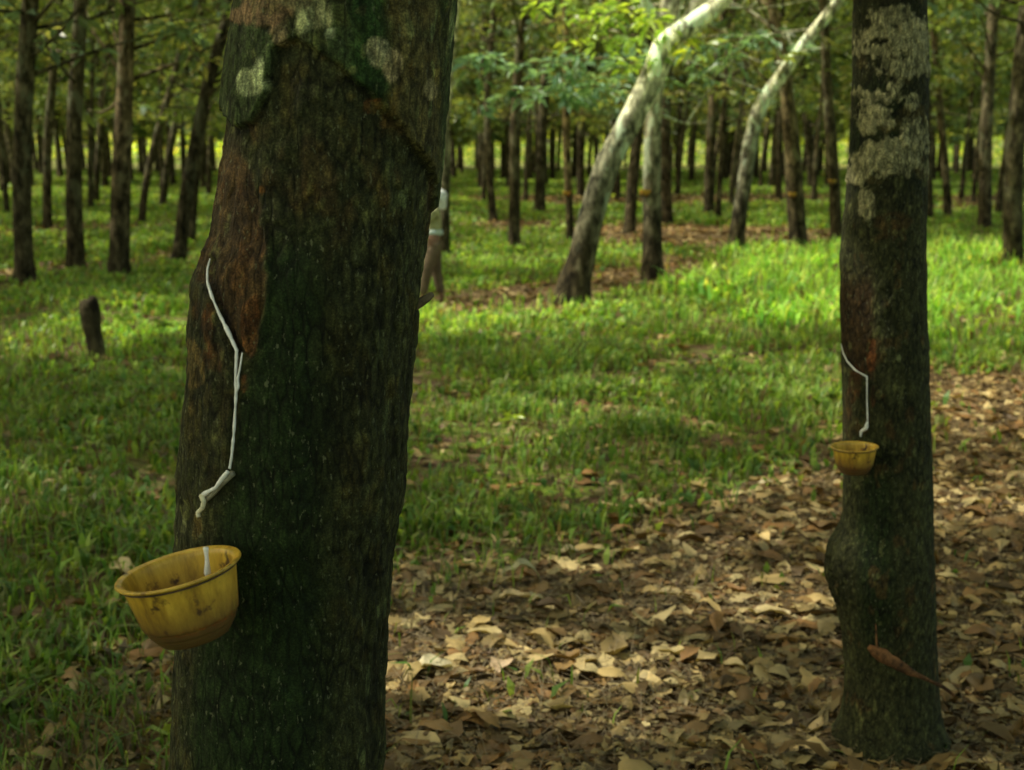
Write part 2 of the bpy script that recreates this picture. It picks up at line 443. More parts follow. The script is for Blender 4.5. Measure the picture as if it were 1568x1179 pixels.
for u, v, r in [(1160, 175, .3), (1150, 215, .3), (1145, 255, .3), (1135, 300, .25), (1120, 350, .3), (1245, 50, .4), (1220, 90, .3)]: trunk_light(u, v, D2, r)
for u, v, r in [(688, 60, .35), (690, 90, .3), (683, 120, .25)]: trunk_light(u, v, float(ground(681, 395)[1]), r)
trunk_light(1205, 330, float(ground(1225, 380)[1]), .4)
for u, v, r in [(672, 295, .25), (670, 345, .2)]: trunk_light(u, v, 16.0, r)
for u, v, Y in [(920, 20, 14), (960, 30, 14), (880, 40, 14), (1060, 75, 14), (990, 5, 14)]: trunk_light(u, v, Y, .4)
for X in np.arange(-15, 60, 5.0):
    for YY in (132, 142, 152, 165): SHAFTS.append((X * (1.3 if YY > 130 else 1), YY, 0.2, 3.6))
for ti in [(181, 424, 190), (215, 344, 240), (247, 317, 265), (757, 339, 748), (787, 384, 789), (874, 376, 869), (1086, 330, 1092), (1225, 384, 1213), (1283, 374, 1272), (738, 292, 739), (889, 302, 893), (826, 328, 834), (290, 377, 315), (1508, 352, 1515), (116, 414, 115)]:
    Yt = float(ground(ti[0], ti[1])[1])
    for v in (rng.uniform(20, 90), rng.uniform(90, 200)): trunk_light(ti[2], v, Yt, .12)
for k in range(70):
    Yr = rng.uniform(19, 62); SHAFTS.append((rng.uniform(-0.42, 0.42) * Yr, Yr, rng.uniform(0, 3.5), rng.uniform(0.15, 0.7)))
SHAFTS = np.array(SHAFTS)

def cut_shafts(P, keep=0.01):
    k = np.ones(len(P), bool)
    for x, y_, z, r in SHAFTS:
        t = (P[:, 2] - z) / SUN[2]
        if r < 3 and abs(P[:, 1].mean() - y_) > 12: continue
        dx = P[:, 0] - SUN[0] * t - x; dy = P[:, 1] - SUN[1] * t - y_
        q = (t > 0.3) & (dx * dx + dy * dy < (r + 0.42) ** 2)
        k &= ~(q & (rng.random(len(P)) > keep))
    return k

# ------------------------------------------------------------------ leaves
LEAF_COLS = np.array([(0.17, 0.24, 0.10), (0.21, 0.29, 0.10), (0.28, 0.35, 0.11), (0.17, 0.27, 0.19), (0.32, 0.33, 0.14)])

def leaflets(P, D, L, W, cols, droop=0.25):
    """one folded leaf-shaped quad per row: P base, D direction (unit), length, width"""
    n = len(P)
    up = np.tile([0, 0, 1.0], (n, 1)) + rng.normal(0, 0.35, (n, 3))
    S = np.cross(D, up); S /= np.maximum(np.linalg.norm(S, axis=1, keepdims=True), 1e-6)
    Nn = np.cross(S, D)
    L = L[:, None]; W = W[:, None]
    a = P; b = P + D * L * 0.5 + S * W * 0.5 + Nn * L * 0.04; c = P + D * L - Nn * L * droop; d = P + D * L * 0.5 - S * W * 0.5 + Nn * L * 0.04
    V = np.stack([a, b, c, d], 1).reshape(-1, 3)
    Q = np.arange(4 * n).reshape(n, 4)
    return V, Q, np.repeat(cols, 4, 0)

def whorls(C, per, size, colset=LEAF_COLS, spread=0.16):
    """whorls of drooping leaflets round the centres C"""
    n = len(C)
    P = np.repeat(C, per, 0)
    az = rng.uniform(0, 2 * math.pi, n * per); el = rng.normal(-0.15, 0.35, n * per)
    D = np.stack([np.cos(az) * np.cos(el), np.sin(az) * np.cos(el), np.sin(el)], 1)
    P = P + D * rng.uniform(0.02, spread, (n * per, 1))
    L = size * rng.uniform(0.65, 1.25, n * per)
    ci = np.repeat(rng.integers(0, len(colset), n), per)
    cols = colset[ci] * rng.uniform(0.7, 1.3, (n * per, 1))
    return leaflets(P, D, L, L * 0.40, cols)

def crown_points(tips, n, sig):
    tips = np.asarray(tips)
    i = rng.integers(0, len(tips), n)
    s = sig * rng.uniform(0.6, 1.3, len(tips))
    return tips[i] + rng.normal(0, 1, (n, 3)) * s[i][:, None] * np.array([1, 1, 0.55])

# ------------------------------------------------------------------ trees
def grow_limbs(G, top_pts, top_rad, tint, n_limbs=6, reach=2.6, low=0.45, seg=7, height=10.5):
    """limbs and forks from the upper trunk; returns twig tips"""
    tips = []
    n = len(top_pts)
    for k in range(n_limbs):
        i = int(n * (low + (1 - low) * (k + random.random() * 0.6) / n_limbs)); i = min(i, n - 1)
        p = top_pts[i]; az = k * 2.4 + random.uniform(-0.5, 0.5)
        d = np.array([math.cos(az), math.sin(az), 0])
        R = reach * random.uniform(0.6, 1.1); rise = random.uniform(1.2, 2.6)
        q = p + d * R * 0.5 + np.array([0, 0, rise * 0.35]); e = p + d * R + np.array([0, 0, rise])
        path = smooth_path([p, q, e], 7); r0 = top_rad[i] * 0.55
        G.add(*tube(path, np.linspace(r0, 0.012, 7), seg, 0.1, k), C=tint)
        tips += [e, path[5]]
        for j in range(3):
            s = path[random.randint(2, 5)]
            dd = np.array([random.uniform(-1, 1), random.uniform(-1, 1), random.uniform(-0.25, 0.8)]); dd /= np.linalg.norm(dd)
            e2 = s + dd * random.uniform(0.7, 1.5)
            G.add(*tube(smooth_path([s, (s + e2) / 2 + [0, 0, 0.08], e2], 4), np.linspace(r0 * 0.35, 0.008, 4), 5), C=tint)
            tips.append(e2)
    tips.append(top_pts[-1] + np.array([0, 0, 0.5]))
    return tips

TREES = []
def make_tree(base, path, rad, label, group, tint=(1, 1, 1), whorl_n=400, top=9.5, extra=None, seg=14, limbs=7, leaf=0.25, cut=True, low=0.45, name='rubber_tree', crown_sig=0.75, flare=True, low_spray=0, reach=2.6):
    """path: world points of the trunk axis from the ground up"""
    base = np.asarray(base, float)
    path = [np.asarray(p, float) for p in path]
    last = path[-1]; dirn = (path[-1] - path[-2]); dirn /= np.linalg.norm(dirn); dirn[2] = max(dirn[2], 0.6)
    rr = list(rad); p = last.copy(); r = rr[-1]
    while p[2] < top:
        st = min(1.6, top - p[2] + 0.1); dirn = dirn + np.array([random.uniform(-.18, .18), random.uniform(-.18, .18), 0.25]); dirn /= np.linalg.norm(dirn)
        p = p + dirn * st; r = max(r * 0.83, 0.03); path.append(p.copy()); rr.append(r)
    PR = np.hstack([np.array(path), np.array(rr)[:, None]])
    n = max(24, int(PR[-1][2] * 5))
    S = smooth_path(PR, n); pts, rads = S[:, :3], S[:, 3]
    if flare: rads = rads * (1 + 0.35 * np.exp(-np.maximum(pts[:, 2] - base[2], 0) / 0.12))
    G = Geo()
    t = np.array(tint)
    Vt, Qt = tube(pts - base, rads, seg, 0.13, random.randint(0, 99), freq=3.5)
    fz = np.interp(Vt[:, 2], [1.2, 2.1, 2.7], [0.6, 0.8, 1.5])[:, None] if max(tint) > 2 else 1.0  # strongly tinted stems get paler with height: sunlight painted into the bark
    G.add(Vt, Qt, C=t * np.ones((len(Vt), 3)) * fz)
    hi = pts[:, 2] > max(2.6, top * 0.28)
    tips = grow_limbs(G, pts[hi], rads[hi], t, limbs, reach, low=low)  # built in world space, shifted below
    for k in range(1, len(G.V)): G.V[k] = G.V[k] - base
    if extra:
        for ep, er in extra:
            sp = smooth_path(np.array(ep), 14); G.add(*tube(sp - base, np.interp(np.linspace(0, 1, 14), np.linspace(0, 1, len(er)), er), 9, 0.12, 5), C=t)
            tips += [sp[-1], sp[-1] + [0, 0, 0.6]]
    C = crown_points(tips, whorl_n, crown_sig)
    if low_spray:
        ends = []
        for k in range(9):
            i = int(np.searchsorted(pts[:, 2], random.uniform(2.2, 6.0))); i = min(i, n - 2); p = pts[i]
            az = random.uniform(0, 6.28); Lb = random.uniform(0.8, 2.4); e = p + np.array([math.cos(az) * Lb, math.sin(az) * Lb, random.uniform(-0.2, 1.3)])
            m_ = (p + e) / 2 + np.array([random.uniform(-.15, .15), 0, random.uniform(-.25, .25)])
            G.add(*tube(smooth_path([p, m_, e], 6) - base, np.linspace(max(rads[i] * 0.28, .02), 0.007, 6), 5), C=t)
            e2 = m_ + np.array([random.uniform(-.6, .6), random.uniform(-.6, .6), random.uniform(.2, .9)])
            G.add(*tube(smooth_path([m_, e2], 3) - base, np.linspace(0.013, 0.006, 3), 5), C=t)
            ends += [e, e, e2]
        C = np.vstack([C, crown_points(ends, low_spray, 0.3)])
    root = empty(name, base); tag(root, label, 'tree', group)
    obj('trunk', G.mesh('trunk'), M['bark'], root)
    C = C[C[:, 2] > 2.4]
    if cut: C = C[cut_shafts(C)]
    V, Q, c = whorls(C, 7, leaf)
    obj('crown', np_mesh('crown', V - base, Q, c, False), M['leaf'], root)
    TREES.append(base)
    return root

def px_tree(pts, label, group='rubber trees standing in rows behind', **kw):
    (u, v, wd) = pts[0]
    g = ground(u, v); Y = g[1]; g[2] = float(terrain(g[0], g[1]))
    path, rad = [], []
    wob = random.uniform(-0.25, 0.25)
    for k, (pu, pv, pw) in enumerate(pts):
        p = at(pu, pv, Y); p[1] += wob * (p[2] / 4.0)
        if k == 0: p[2] = g[2] - 0.15
        path.append(p); rad.append(pw * 0.5 * Y * 1.02 / F)
    return make_tree(g, path, rad, label, group, **kw)

PT = [
 ([(116, 414, 26), (114, 300, 24), (116, 180, 22), (126, 0, 20)], "dark rubber trunk at the left border of the photo", (1, 1, 1)),
 ([(181, 424, 32), (184, 330, 29), (187, 240, 28), (192, 120, 25), (196, 0, 22)], "thick pale brown rubber trunk beyond the short stump", (1.3, 1.15, 1.1)),
 ([(215, 344, 12), (222, 290, 11), (236, 220, 11), (262, 130, 10), (292, 0, 9)], "thin rubber trunk bending rightward, next to the thick pale brown trunk", (1, 1, 1)),
 ([(146, 313, 9), (149, 250, 9), (156, 120, 8), (166, 0, 7)], "slim distant trunk between the left border trunk and the thick pale brown one", (1, 1, 1)),
 ([(247, 317, 12), (254, 265, 11), (268, 190, 11), (292, 80, 10), (310, 0, 9)], "slender trunk midway between the thick pale brown one and the black leaning one", (1, 1, 1)),
 ([(272, 404, 22), (280, 330, 21), (292, 250, 20), (312, 140, 18), (334, 60, 17), (352, 0, 16)], "near black leaning trunk just left of the big tapped tree", (0.6, 0.6, 0.6)),
 ([(290, 377, 14), (296, 300, 13), (304, 220, 13), (322, 110, 12), (345, 0, 10)], "slim trunk half hidden behind the black leaning trunk", (0.8, 0.8, 0.8)),
 ([(319, 302, 9), (322, 220, 8), (330, 100, 8), (336, 0, 7)], "very thin far trunk right against the big tapped tree's left edge", (1, 1, 1)),
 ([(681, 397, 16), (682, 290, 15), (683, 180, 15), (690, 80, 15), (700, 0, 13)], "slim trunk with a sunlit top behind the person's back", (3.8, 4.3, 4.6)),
 ([(738, 292, 14), (738, 200, 13), (740, 100, 12), (744, 0, 11)], "short looking dark trunk, first one right of the trunk behind the person", (0.8, 0.8, 0.8)),
 ([(757, 339, 12), (749, 260, 11), (746, 150, 10), (758, 0, 9)], "thin trunk with a slightly hooked stem left of the forked middle trunk", (1, 1, 1)),
 ([(787, 384, 18), (788, 290, 17), (790, 170, 15), (798, 60, 13), (806, 0, 12)], "straight dark trunk in the middle with its foot on brown litter", (0.9, 0.85, 0.8)),
 ([(826, 328, 17), (828, 260, 16), (834, 140, 14), (846, 0, 12)], "sturdy dark trunk right of the straight middle one", (0.8, 0.8, 0.8)),
 ([(846, 276, 8), (848, 180, 8), (853, 80, 7), (858, 0, 6)], "tiny far trunk between the sturdy dark trunk and the pale cup trunk", (1, 1, 1)),
 ([(874, 376, 12), (871, 300, 12), (867, 210, 12), (868, 110, 11), (866, 0, 10)], "thin pale trunk with a yellow cup, left of the great leaning tree", (1.8, 1.6, 1.2)),
 ([(889, 302, 12), (890, 220, 11), (899, 110, 10), (914, 0, 9)], "dark slim trunk just behind the thin pale cup trunk", (0.7, 0.7, 0.7)),
 ([(940, 302, 13), (944, 220, 12), (948, 110, 11), (952, 0, 10)], "dark far trunk showing under the leaning tree's bend", (0.7, 0.7, 0.7)),
 ([(963, 359, 18), (969, 280, 17), (980, 180, 16), (996, 80, 14), (1010, 0, 12)], "dark tilted trunk between the leaning tree and the straight cup tree", (0.6, 0.6, 0.6)),
 ([(1022, 345, 17), (1019, 250, 16), (1020, 120, 15), (1030, 0, 13)], "black straight trunk right behind the straight cup tree", (0.6, 0.6, 0.6)),
 ([(1038, 276, 8), (1041, 170, 8), (1044, 80, 7), (1046, 0, 6)], "tiny far trunk in the bright gap beside the straight cup tree", (1, 1, 1)),
 ([(1086, 330, 15), (1087, 230, 15), (1096, 110, 14), (1110, 0, 12)], "lone brown trunk midway between the two leaning trees", (0.9, 0.85, 0.8)),
 ([(1121, 266, 9), (1120, 150, 8), (1118, 0, 7)], "thin far trunk rising behind the smaller leaning tree", (1, 1, 1)),
 ([(1192, 307, 10), (1195, 210, 9), (1198, 110, 9), (1200, 0, 8)], "thin dark trunk just left of the crossed cup tree", (0.7, 0.7, 0.7)),
 ([(1225, 384, 28), (1217, 300, 27), (1211, 210, 24), (1204, 140, 20), (1194, 70, 17), (1180, 0, 15)], "grey cup tree whose stem crosses the smaller leaning tree", (1.3, 1.2, 1.0)),
 ([(1245, 291, 13), (1238, 210, 13), (1229, 140, 12), (1236, 0, 11)], "dark bent trunk just right of the crossed cup tree", (0.6, 0.6, 0.6)),
 ([(1283, 374, 20), (1277, 270, 18), (1268, 140, 15), (1261, 0, 13)], "brown cup tree partly hidden by the near right trunk", (0.9, 0.9, 0.8)),
 ([(1424, 342, 12), (1421, 230, 12), (1418, 100, 11), (1414, 0, 10)], "thin trunk peeping out behind the near right trunk's right edge", (0.8, 0.8, 0.8)),
 ([(1453, 336, 12), (1447, 240, 11), (1437, 130, 10), (1430, 0, 9)], "slim curved trunk in the gap right of the near right trunk", (1.1, 1, 0.9)),
 ([(1508, 352, 20), (1512, 220, 19), (1522, 80, 17), (1530, 0, 16)], "brown trunk near the far right edge of the view", (1, 1, 1)),
 ([(1552, 420, 30), (1549, 280, 28), (1556, 120, 25), (1566, 0, 23)], "stout trunk at the very right edge of the view", (0.8, 0.8, 0.8)),
 ([(38, 436, 30), (36, 300, 28), (42, 150, 26), (54, 0, 24)], "stout dark trunk at the very left edge of the view", (0.8, 0.8, 0.8)),
 ([(72, 350, 14), (76, 220, 13), (88, 100, 12), (98, 0, 11)], "slim trunk between the two leftmost stout trunks", (1, 1, 1)),
]
for pts, label, tint in PT:
    px_tree(pts, label, tint=tint, low_spray=130 if pts[0][1] < 400 else 50)

def sprig(root, Y, pts, w, cols, n, sig, size, seed_=0):
    P = smooth_path(np.array([at(u, v, Y + dy) for u, v, dy in pts]), 16); b = np.array(root.location)
    V, Q = tube(P - b, np.linspace(w, 0.004, 16), 6)
    tw = obj('branch', np_mesh('branch', V, Q, np.tile([1.6, 1.5, 1.3], (len(V), 1))), M['bark'], root)
    C = P[rng.integers(3, 16, n)] + rng.normal(0, 1, (n, 3)) * np.array([sig, sig, sig * 0.35])
    V, Q, c = whorls(C, 7, size, np.array(cols), 0.12)
    obj('foliage', np_mesh('foliage', V - b, Q, c, False), M['leaf'], root)
def px_limb(Y, pts):
    return [at(u, v, Y + dy) for u, v, _, dy in pts], [w_ * 0.5 * Y / F for _, _, w_, _ in pts]
# great leaning tree with its sunlit fork
Y = D_LEAN
ex = [px_limb(Y, [(1014, 70, 22, 0), (1004, 38, 17, -.1), (992, 12, 14, -.2), (984, -40, 12, -.3), (975, -120, 8, -.3)]),
      px_limb(Y, [(1020, 64, 28, 0), (1026, 30, 27, -.05), (1028, 0, 26, -.1), (1032, -60, 17, .2), (1040, -200, 10, .4)]),
      px_limb(Y, [(1034, 54, 20, 0), (1053, 30, 19, -.1), (1068, 2, 18, -.1), (1078, -50, 12, .6), (1090, -150, 8, .8)]),
      px_limb(Y, [(990, 2, 9, -.2), (1005, 22, 12, -.15), (1024, 38, 14, -.1), (1046, 50, 18, 0)])]
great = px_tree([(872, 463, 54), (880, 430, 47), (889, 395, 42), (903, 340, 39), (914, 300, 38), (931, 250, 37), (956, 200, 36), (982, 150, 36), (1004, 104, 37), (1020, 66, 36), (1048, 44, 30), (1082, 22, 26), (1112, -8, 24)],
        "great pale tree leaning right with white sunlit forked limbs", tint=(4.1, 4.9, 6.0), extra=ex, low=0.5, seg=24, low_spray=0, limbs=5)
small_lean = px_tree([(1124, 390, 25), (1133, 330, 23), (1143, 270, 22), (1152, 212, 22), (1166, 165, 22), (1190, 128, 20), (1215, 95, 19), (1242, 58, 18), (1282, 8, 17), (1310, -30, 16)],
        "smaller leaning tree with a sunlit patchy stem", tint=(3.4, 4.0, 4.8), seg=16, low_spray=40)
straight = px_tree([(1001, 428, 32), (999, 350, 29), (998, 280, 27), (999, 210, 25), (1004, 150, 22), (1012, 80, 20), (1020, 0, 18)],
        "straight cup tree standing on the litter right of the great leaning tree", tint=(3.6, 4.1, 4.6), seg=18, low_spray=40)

BR = [(0.34, 0.52, 0.08), (0.45, 0.60, 0.10), (0.28, 0.45, 0.12)]; TE = [(0.20, 0.36, 0.27), (0.26, 0.42, 0.30), (0.15, 0.28, 0.16)]  # TE: skylight on the leaves painted in as a teal leaf colour
sprig(great, Y, [(1012, 62, 0), (965, 18, -.8), (905, 22, -1.4), (848, 8, -1.8)], 0.02, BR, 26, 0.22, 0.17)
sprig(great, Y, [(1000, 110, 0), (965, 96, -.4), (925, 62, -.9), (890, 50, -1.2)], 0.018, BR, 12, 0.14, 0.15)
sprig(great, Y, [(1040, 50, 0), (1050, 66, -.6), (1066, 74, -1.0)], 0.012, [(0.5, 0.6, 0.05)], 4, 0.05, 0.2)
sprig(straight, float(ground(1001, 428)[1]), [(1004, 150, 0), (930, 132, -.5), (850, 140, -.8), (760, 168, -1.0)], 0.02, TE, 34, 0.26, 0.2)
sprig(straight, float(ground(1001, 428)[1]), [(1008, 110, 0), (950, 90, -.5), (840, 96, -.8), (730, 90, -1.0)], 0.02, TE, 30, 0.3, 0.2)
sprig(small_lean, D2, [(1215, 95, 0), (1160, 60, -.5), (1100, 70, -.9), (1060, 110, -1.2)], 0.02, TE, 26, 0.3, 0.2)
# unseen rows added outside the frame to shade the floor
def free_tree(x, y, label, group, r=0.13, **kw):
    z = float(terrain(x, y)); b = np.array([x, y, z]); l = random.uniform(-.25, .35); m = random.uniform(-.3, .3)
    path = [b - [0, 0, .15], b + [l * .3, m * .3, 1.5], b + [l, m, 3.2], b + [l * 1.6, m * 1.5, 5]]
    return make_tree(b, path, [r, r * .9, r * .8, r * .65], label, group, **kw)
cand = []
yy = -4.0
while yy < 50:
    xx = -(0.40 * max(yy, 0) + 14)
    while xx < 0.40 * max(yy, 0) + 5:
        cand.append((xx + random.uniform(-.5, .5), yy + random.uniform(-.6, .6))); xx += 4.2
    yy += 5.0
for x, y in cand:
    if y > 0.5 and abs(x) < 0.41 * y + 0.8: continue
    if abs(x) < 1.5 and -2 < y < 4: continue
    if min([np.hypot(x - t[0], y - t[1]) for t in TREES] + [9]) < 2.2: continue
    free_tree(x, y, "unseen leafy rubber tree added beside or behind the viewpoint, shading the plantation floor", "unseen rubber trees added around the viewpoint", whorl_n=560, seg=10, limbs=8, reach=4.6 if (x < 0 and y > 0) else 3.4, leaf=0.3, top=11 if x < 0 else 9.5, crown_sig=0.95)

taken = [ground(p_[0][0][0], p_[0][0][1]) for p_ in PT]
cnt_ = 0
for k in range(900):
    yy = random.uniform(34, 64); xx = random.uniform(-0.41, 0.41) * yy
    if min(math.hypot(xx - t[0], yy - t[1]) for t in TREES) < 2.3: continue
    uu = CU + F * xx / yy
    if any(abs(uu - (p_[0][0][0])) < 11 and p_[0][0][1] > 330 for p_ in PT): continue
    free_tree(xx, yy, "thin rubber trunk filling the gaps of the middle rows, thirty to sixty metres off", 'rubber trees filling the middle rows', r=random.uniform(0.075, 0.12), whorl_n=300, seg=9, limbs=6, low_spray=60)
    cnt_ += 1
    if cnt_ >= 48: break

# far rows: copies of a few trees
protos = []
for k in range(5):
    random.seed(100 + k)
    protos.append(None)
far_label = "slender rubber trunk far back among the most distant rows"
cands = []
for yy in np.arange(62, 196, 5.6):
    for xx in np.arange(-0.5 * yy, 0.5 * yy, 3.9 if yy < 110 else 6.5):
        cands.append((xx + random.uniform(-1.4, 1.4), yy + random.uniform(-2.2, 2.2)))
random.shuffle(cands)
cands = [c for c in cands if abs(c[0]) < 0.43 * c[1] + 2 and (c[1] < 128 or random.random() < 0.07)][:195]
TREES_before = len(TREES)
for k, (x, y) in enumerate(cands):
    if k < 5:
        # the prototype keeps its own place; crowns built without openings
        protos[k] = free_tree(x, y, far_label, 'rubber trees in the distant rows', r=0.16, whorl_n=360, seg=8, limbs=7, leaf=0.40, cut=False, crown_sig=0.95, top=10.5, low_spray=120)
    else:
        p = protos[k % 5]; r = p.copy(); col.objects.link(r)
        r.location = (x, y, float(terrain(x, y))); r.rotation_euler = (0, 0, random.uniform(0, 6.28)); s = random.uniform(0.85, 1.2); r.scale = (s, s, s)
        for ch in list(p.children):
            c = ch.copy(); col.objects.link(c); c.parent = r

# far-off wood beyond the sunlit clearing
C = np.stack([rng.uniform(-110, 130, 26000), rng.uniform(196, 222, 26000), rng.uniform(0.3, 17, 26000)], 1)
den = fbm(C[:, 0] * 0.16, C[:, 1] * 0.1, C[:, 2] * 0.22, 3, 44) + sstep(-45, -20, C[:, 0]) * 0.3 - 0.12
C = C[den > -0.1]
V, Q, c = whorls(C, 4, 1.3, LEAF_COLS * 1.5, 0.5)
c = c * (1 + 1.2 * sstep(7, 2, V[:, 2]))[:, None] * np.array([1.15, 1.0, 0.8])  # lower leaves brightened, painting the sunlit band into their colour
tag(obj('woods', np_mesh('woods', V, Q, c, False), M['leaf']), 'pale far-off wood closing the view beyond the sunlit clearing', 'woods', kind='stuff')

C = np.stack([rng.uniform(-90, 105, 9000), rng.uniform(132, 192, 9000), rng.random(9000) ** 1.5 * 3.2], 1)
C = C[fbm(C[:, 0] * 0.12, C[:, 1] * 0.1, 0, 3, 47) - C[:, 2] * 0.13 + sstep(-45, -12, C[:, 0]) * 0.4 > 0.2]
V, Q, c = whorls(C, 5, 0.75, np.array([(0.24, 0.38, 0.08), (0.34, 0.44, 0.14), (0.18, 0.32, 0.08), (0.45, 0.47, 0.28)]), 0.4)
tag(obj('undergrowth', np_mesh('undergrowth', V, Q, c, False), M['leaf']), 'sunlit yellow green undergrowth in the clearing behind the rows', 'undergrowth', kind='stuff')

# ------------------------------------------------------------------ the two near tapped trees
def near_trunk(name, label, D, prof, paint, zbase, zhi, seg=300, step=0.0032, zfront=0.0):
    """prof: rows (v, left u, right u) of the trunk outline; paint(u, v, front, P) -> radial offset, colour"""
    prof = np.array(prof, float)
    v_s = prof[:, 0]; L = prof[:, 1]; R = prof[:, 2]
    zs_p = np.array([at(CU, v, D)[2] for v in v_s])[::-1]; Ls = L[::-1]; Rs = R[::-1]; vs = v_s[::-1]
    z = np.arange(zs_p[0], zs_p[-1], step)
    cz = np.interp(z, zs_p, (Ls + Rs) / 2); hw = np.interp(z, zs_p, (Rs - Ls) / 2); vv = np.interp(z, zs_p, vs)
    k = 25; ker = np.hanning(k); ker /= ker.sum()
    sm = lambda a: np.convolve(np.pad(a, k // 2, mode='edge'), ker, 'valid')
    cz, hw = sm(cz), sm(hw)
    cx = np.array([at(u, v, D)[0] for u, v in zip(cz, vv)]); dep = D * CP + (CAM_H - z) * SP
    rad = hw * dep / F * 0.99
    # add the trunk below and above what the photo shows
    nb = 12; zb = np.linspace(zbase - 0.15, z[0], nb, endpoint=False)
    fl = 1 + 0.5 * np.exp(-np.maximum(zb - zbase, 0) / 0.12) if z[0] - zbase > 0.1 else np.ones(nb)
    za = np.linspace(z[-1], zhi, 60)[1:]; ta = (za - z[-1]) / (zhi - z[-1])
    dx_top = (cx[-1] - cx[-80]) / (80 * step)
    Z = np.r_[zb, z, za]
    CX = np.r_[np.full(nb, cx[0]), cx, cx[-1] + dx_top * 0.5 * (za - z[-1]) * (1 - 0.4 * ta)]
    RD = np.r_[rad[0] * fl, rad, rad[-1] * (1 - 0.5 * ta)]
    A = np.linspace(0, 2 * math.pi, seg, endpoint=False)
    X = CX[:, None] + RD[:, None] * np.cos(A)[None]; Yg = D + RD[:, None] * np.sin(A)[None] * 0.96
    P = np.stack([X, Yg, np.repeat(Z[:, None], seg, 1)], -1)
    front = -np.sin(A)[None].repeat(len(Z), 0)
    u, v, _ = proj(P)
    # keep the lay-out coordinates running on round the back so marks do not mirror
    u = np.where(front > 0, u, np.nan_to_num(CU + F * (CX[:, None] + RD[:, None] * np.sign(np.cos(A))[None] * (2 - np.abs(np.cos(A))[None]) - 0) / (D * CP + (CAM_H - Z[:, None]) * SP)))
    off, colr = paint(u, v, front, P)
    nrm = np.stack([np.cos(A)[None].repeat(len(Z), 0), np.sin(A)[None].repeat(len(Z), 0), np.zeros_like(X)], -1)
    P = P + nrm * off[..., None]
    base = np.array([CX[0], D, zbase])
    idx = np.arange(len(Z) * seg).reshape(len(Z), seg); r1 = np.roll(idx, -1, 1)
    Q = np.stack([idx[:-1], r1[:-1], r1[1:], idx[1:]], -1).reshape(-1, 4)
    root = empty(name, base); tag(root, label, 'tree')
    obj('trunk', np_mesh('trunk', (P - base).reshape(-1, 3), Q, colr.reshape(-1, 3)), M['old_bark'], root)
    G = Geo()
    tp = np.stack([CX[-59:], np.full(59, D), Z[-59:]], 1)
    tips = grow_limbs(G, tp, RD[-59:], np.ones(3), 8, 2.8, 0.45)
    for i in range(len(G.V)): G.V[i] = G.V[i] - base
    obj('limbs', G.mesh('limbs'), M['bark'], root)
    C = crown_points(tips, 330, 0.8); C = C[C[:, 2] > 3.6]; C = C[cut_shafts(C)]
    V, Qc, cc = whorls(C, 7, 0.25)
    obj('crown', np_mesh('crown', V - base, Qc, cc, False), M['leaf'], root)
    def surf(uu, vvp, lift=0.0):         # point on the painted front surface under picture point (uu, vvp)
        r = ray(uu, vvp); o = np.array([0, 0, CAM_H])
        s = D * 0.75
        zc = None
        for it in range(1200):
            p = o + r * s
            i = min(np.searchsorted(Z, p[2]), len(Z) - 1)
            if (p[0] - CX[i]) ** 2 + (p[1] - D) ** 2 < (RD[i] + lift) ** 2: return p, np.array([CX[i], D, p[2]])
            s += D * 0.001
            if s > D * 1.3: break
        p = o + r * (D / r[1]); i = min(np.searchsorted(Z, p[2]), len(Z) - 1)
        return p, np.array([CX[i], D, p[2]])
    return root, base, surf

def blend(c, m, colr): return c * (1 - m[..., None]) + np.array(colr) * m[..., None]
def seg_dist(u, v, pts):
    """distance in picture units to a polyline and the signed side"""
    best = np.full(np.shape(u), 1e9)
    for (a, b), (c, d) in zip(pts[:-1], pts[1:]):
        t = np.clip(((u - a) * (c - a) + (v - b) * (d - b)) / ((c - a) ** 2 + (d - b) ** 2), 0, 1)
        best = np.minimum(best, np.hypot(u - a - t * (c - a), v - b - t * (d - b)))
    return best
def blob(u, v, cu, cv, ru, rv, nz, k=0.35):
    d = np.sqrt(((u - cu) / ru) ** 2 + ((v - cv) / rv) ** 2) + nz * k * 2.6
    m = 1 - sstep(0.8, 1.05, d)
    return m * (0.55 + 0.45 * sstep(-0.25, 0.15, vnoise(u * 0.16, v * 0.11, 0, 77) + 0.3 * vnoise(u * 0.5, v * 0.3, 0, 78)))

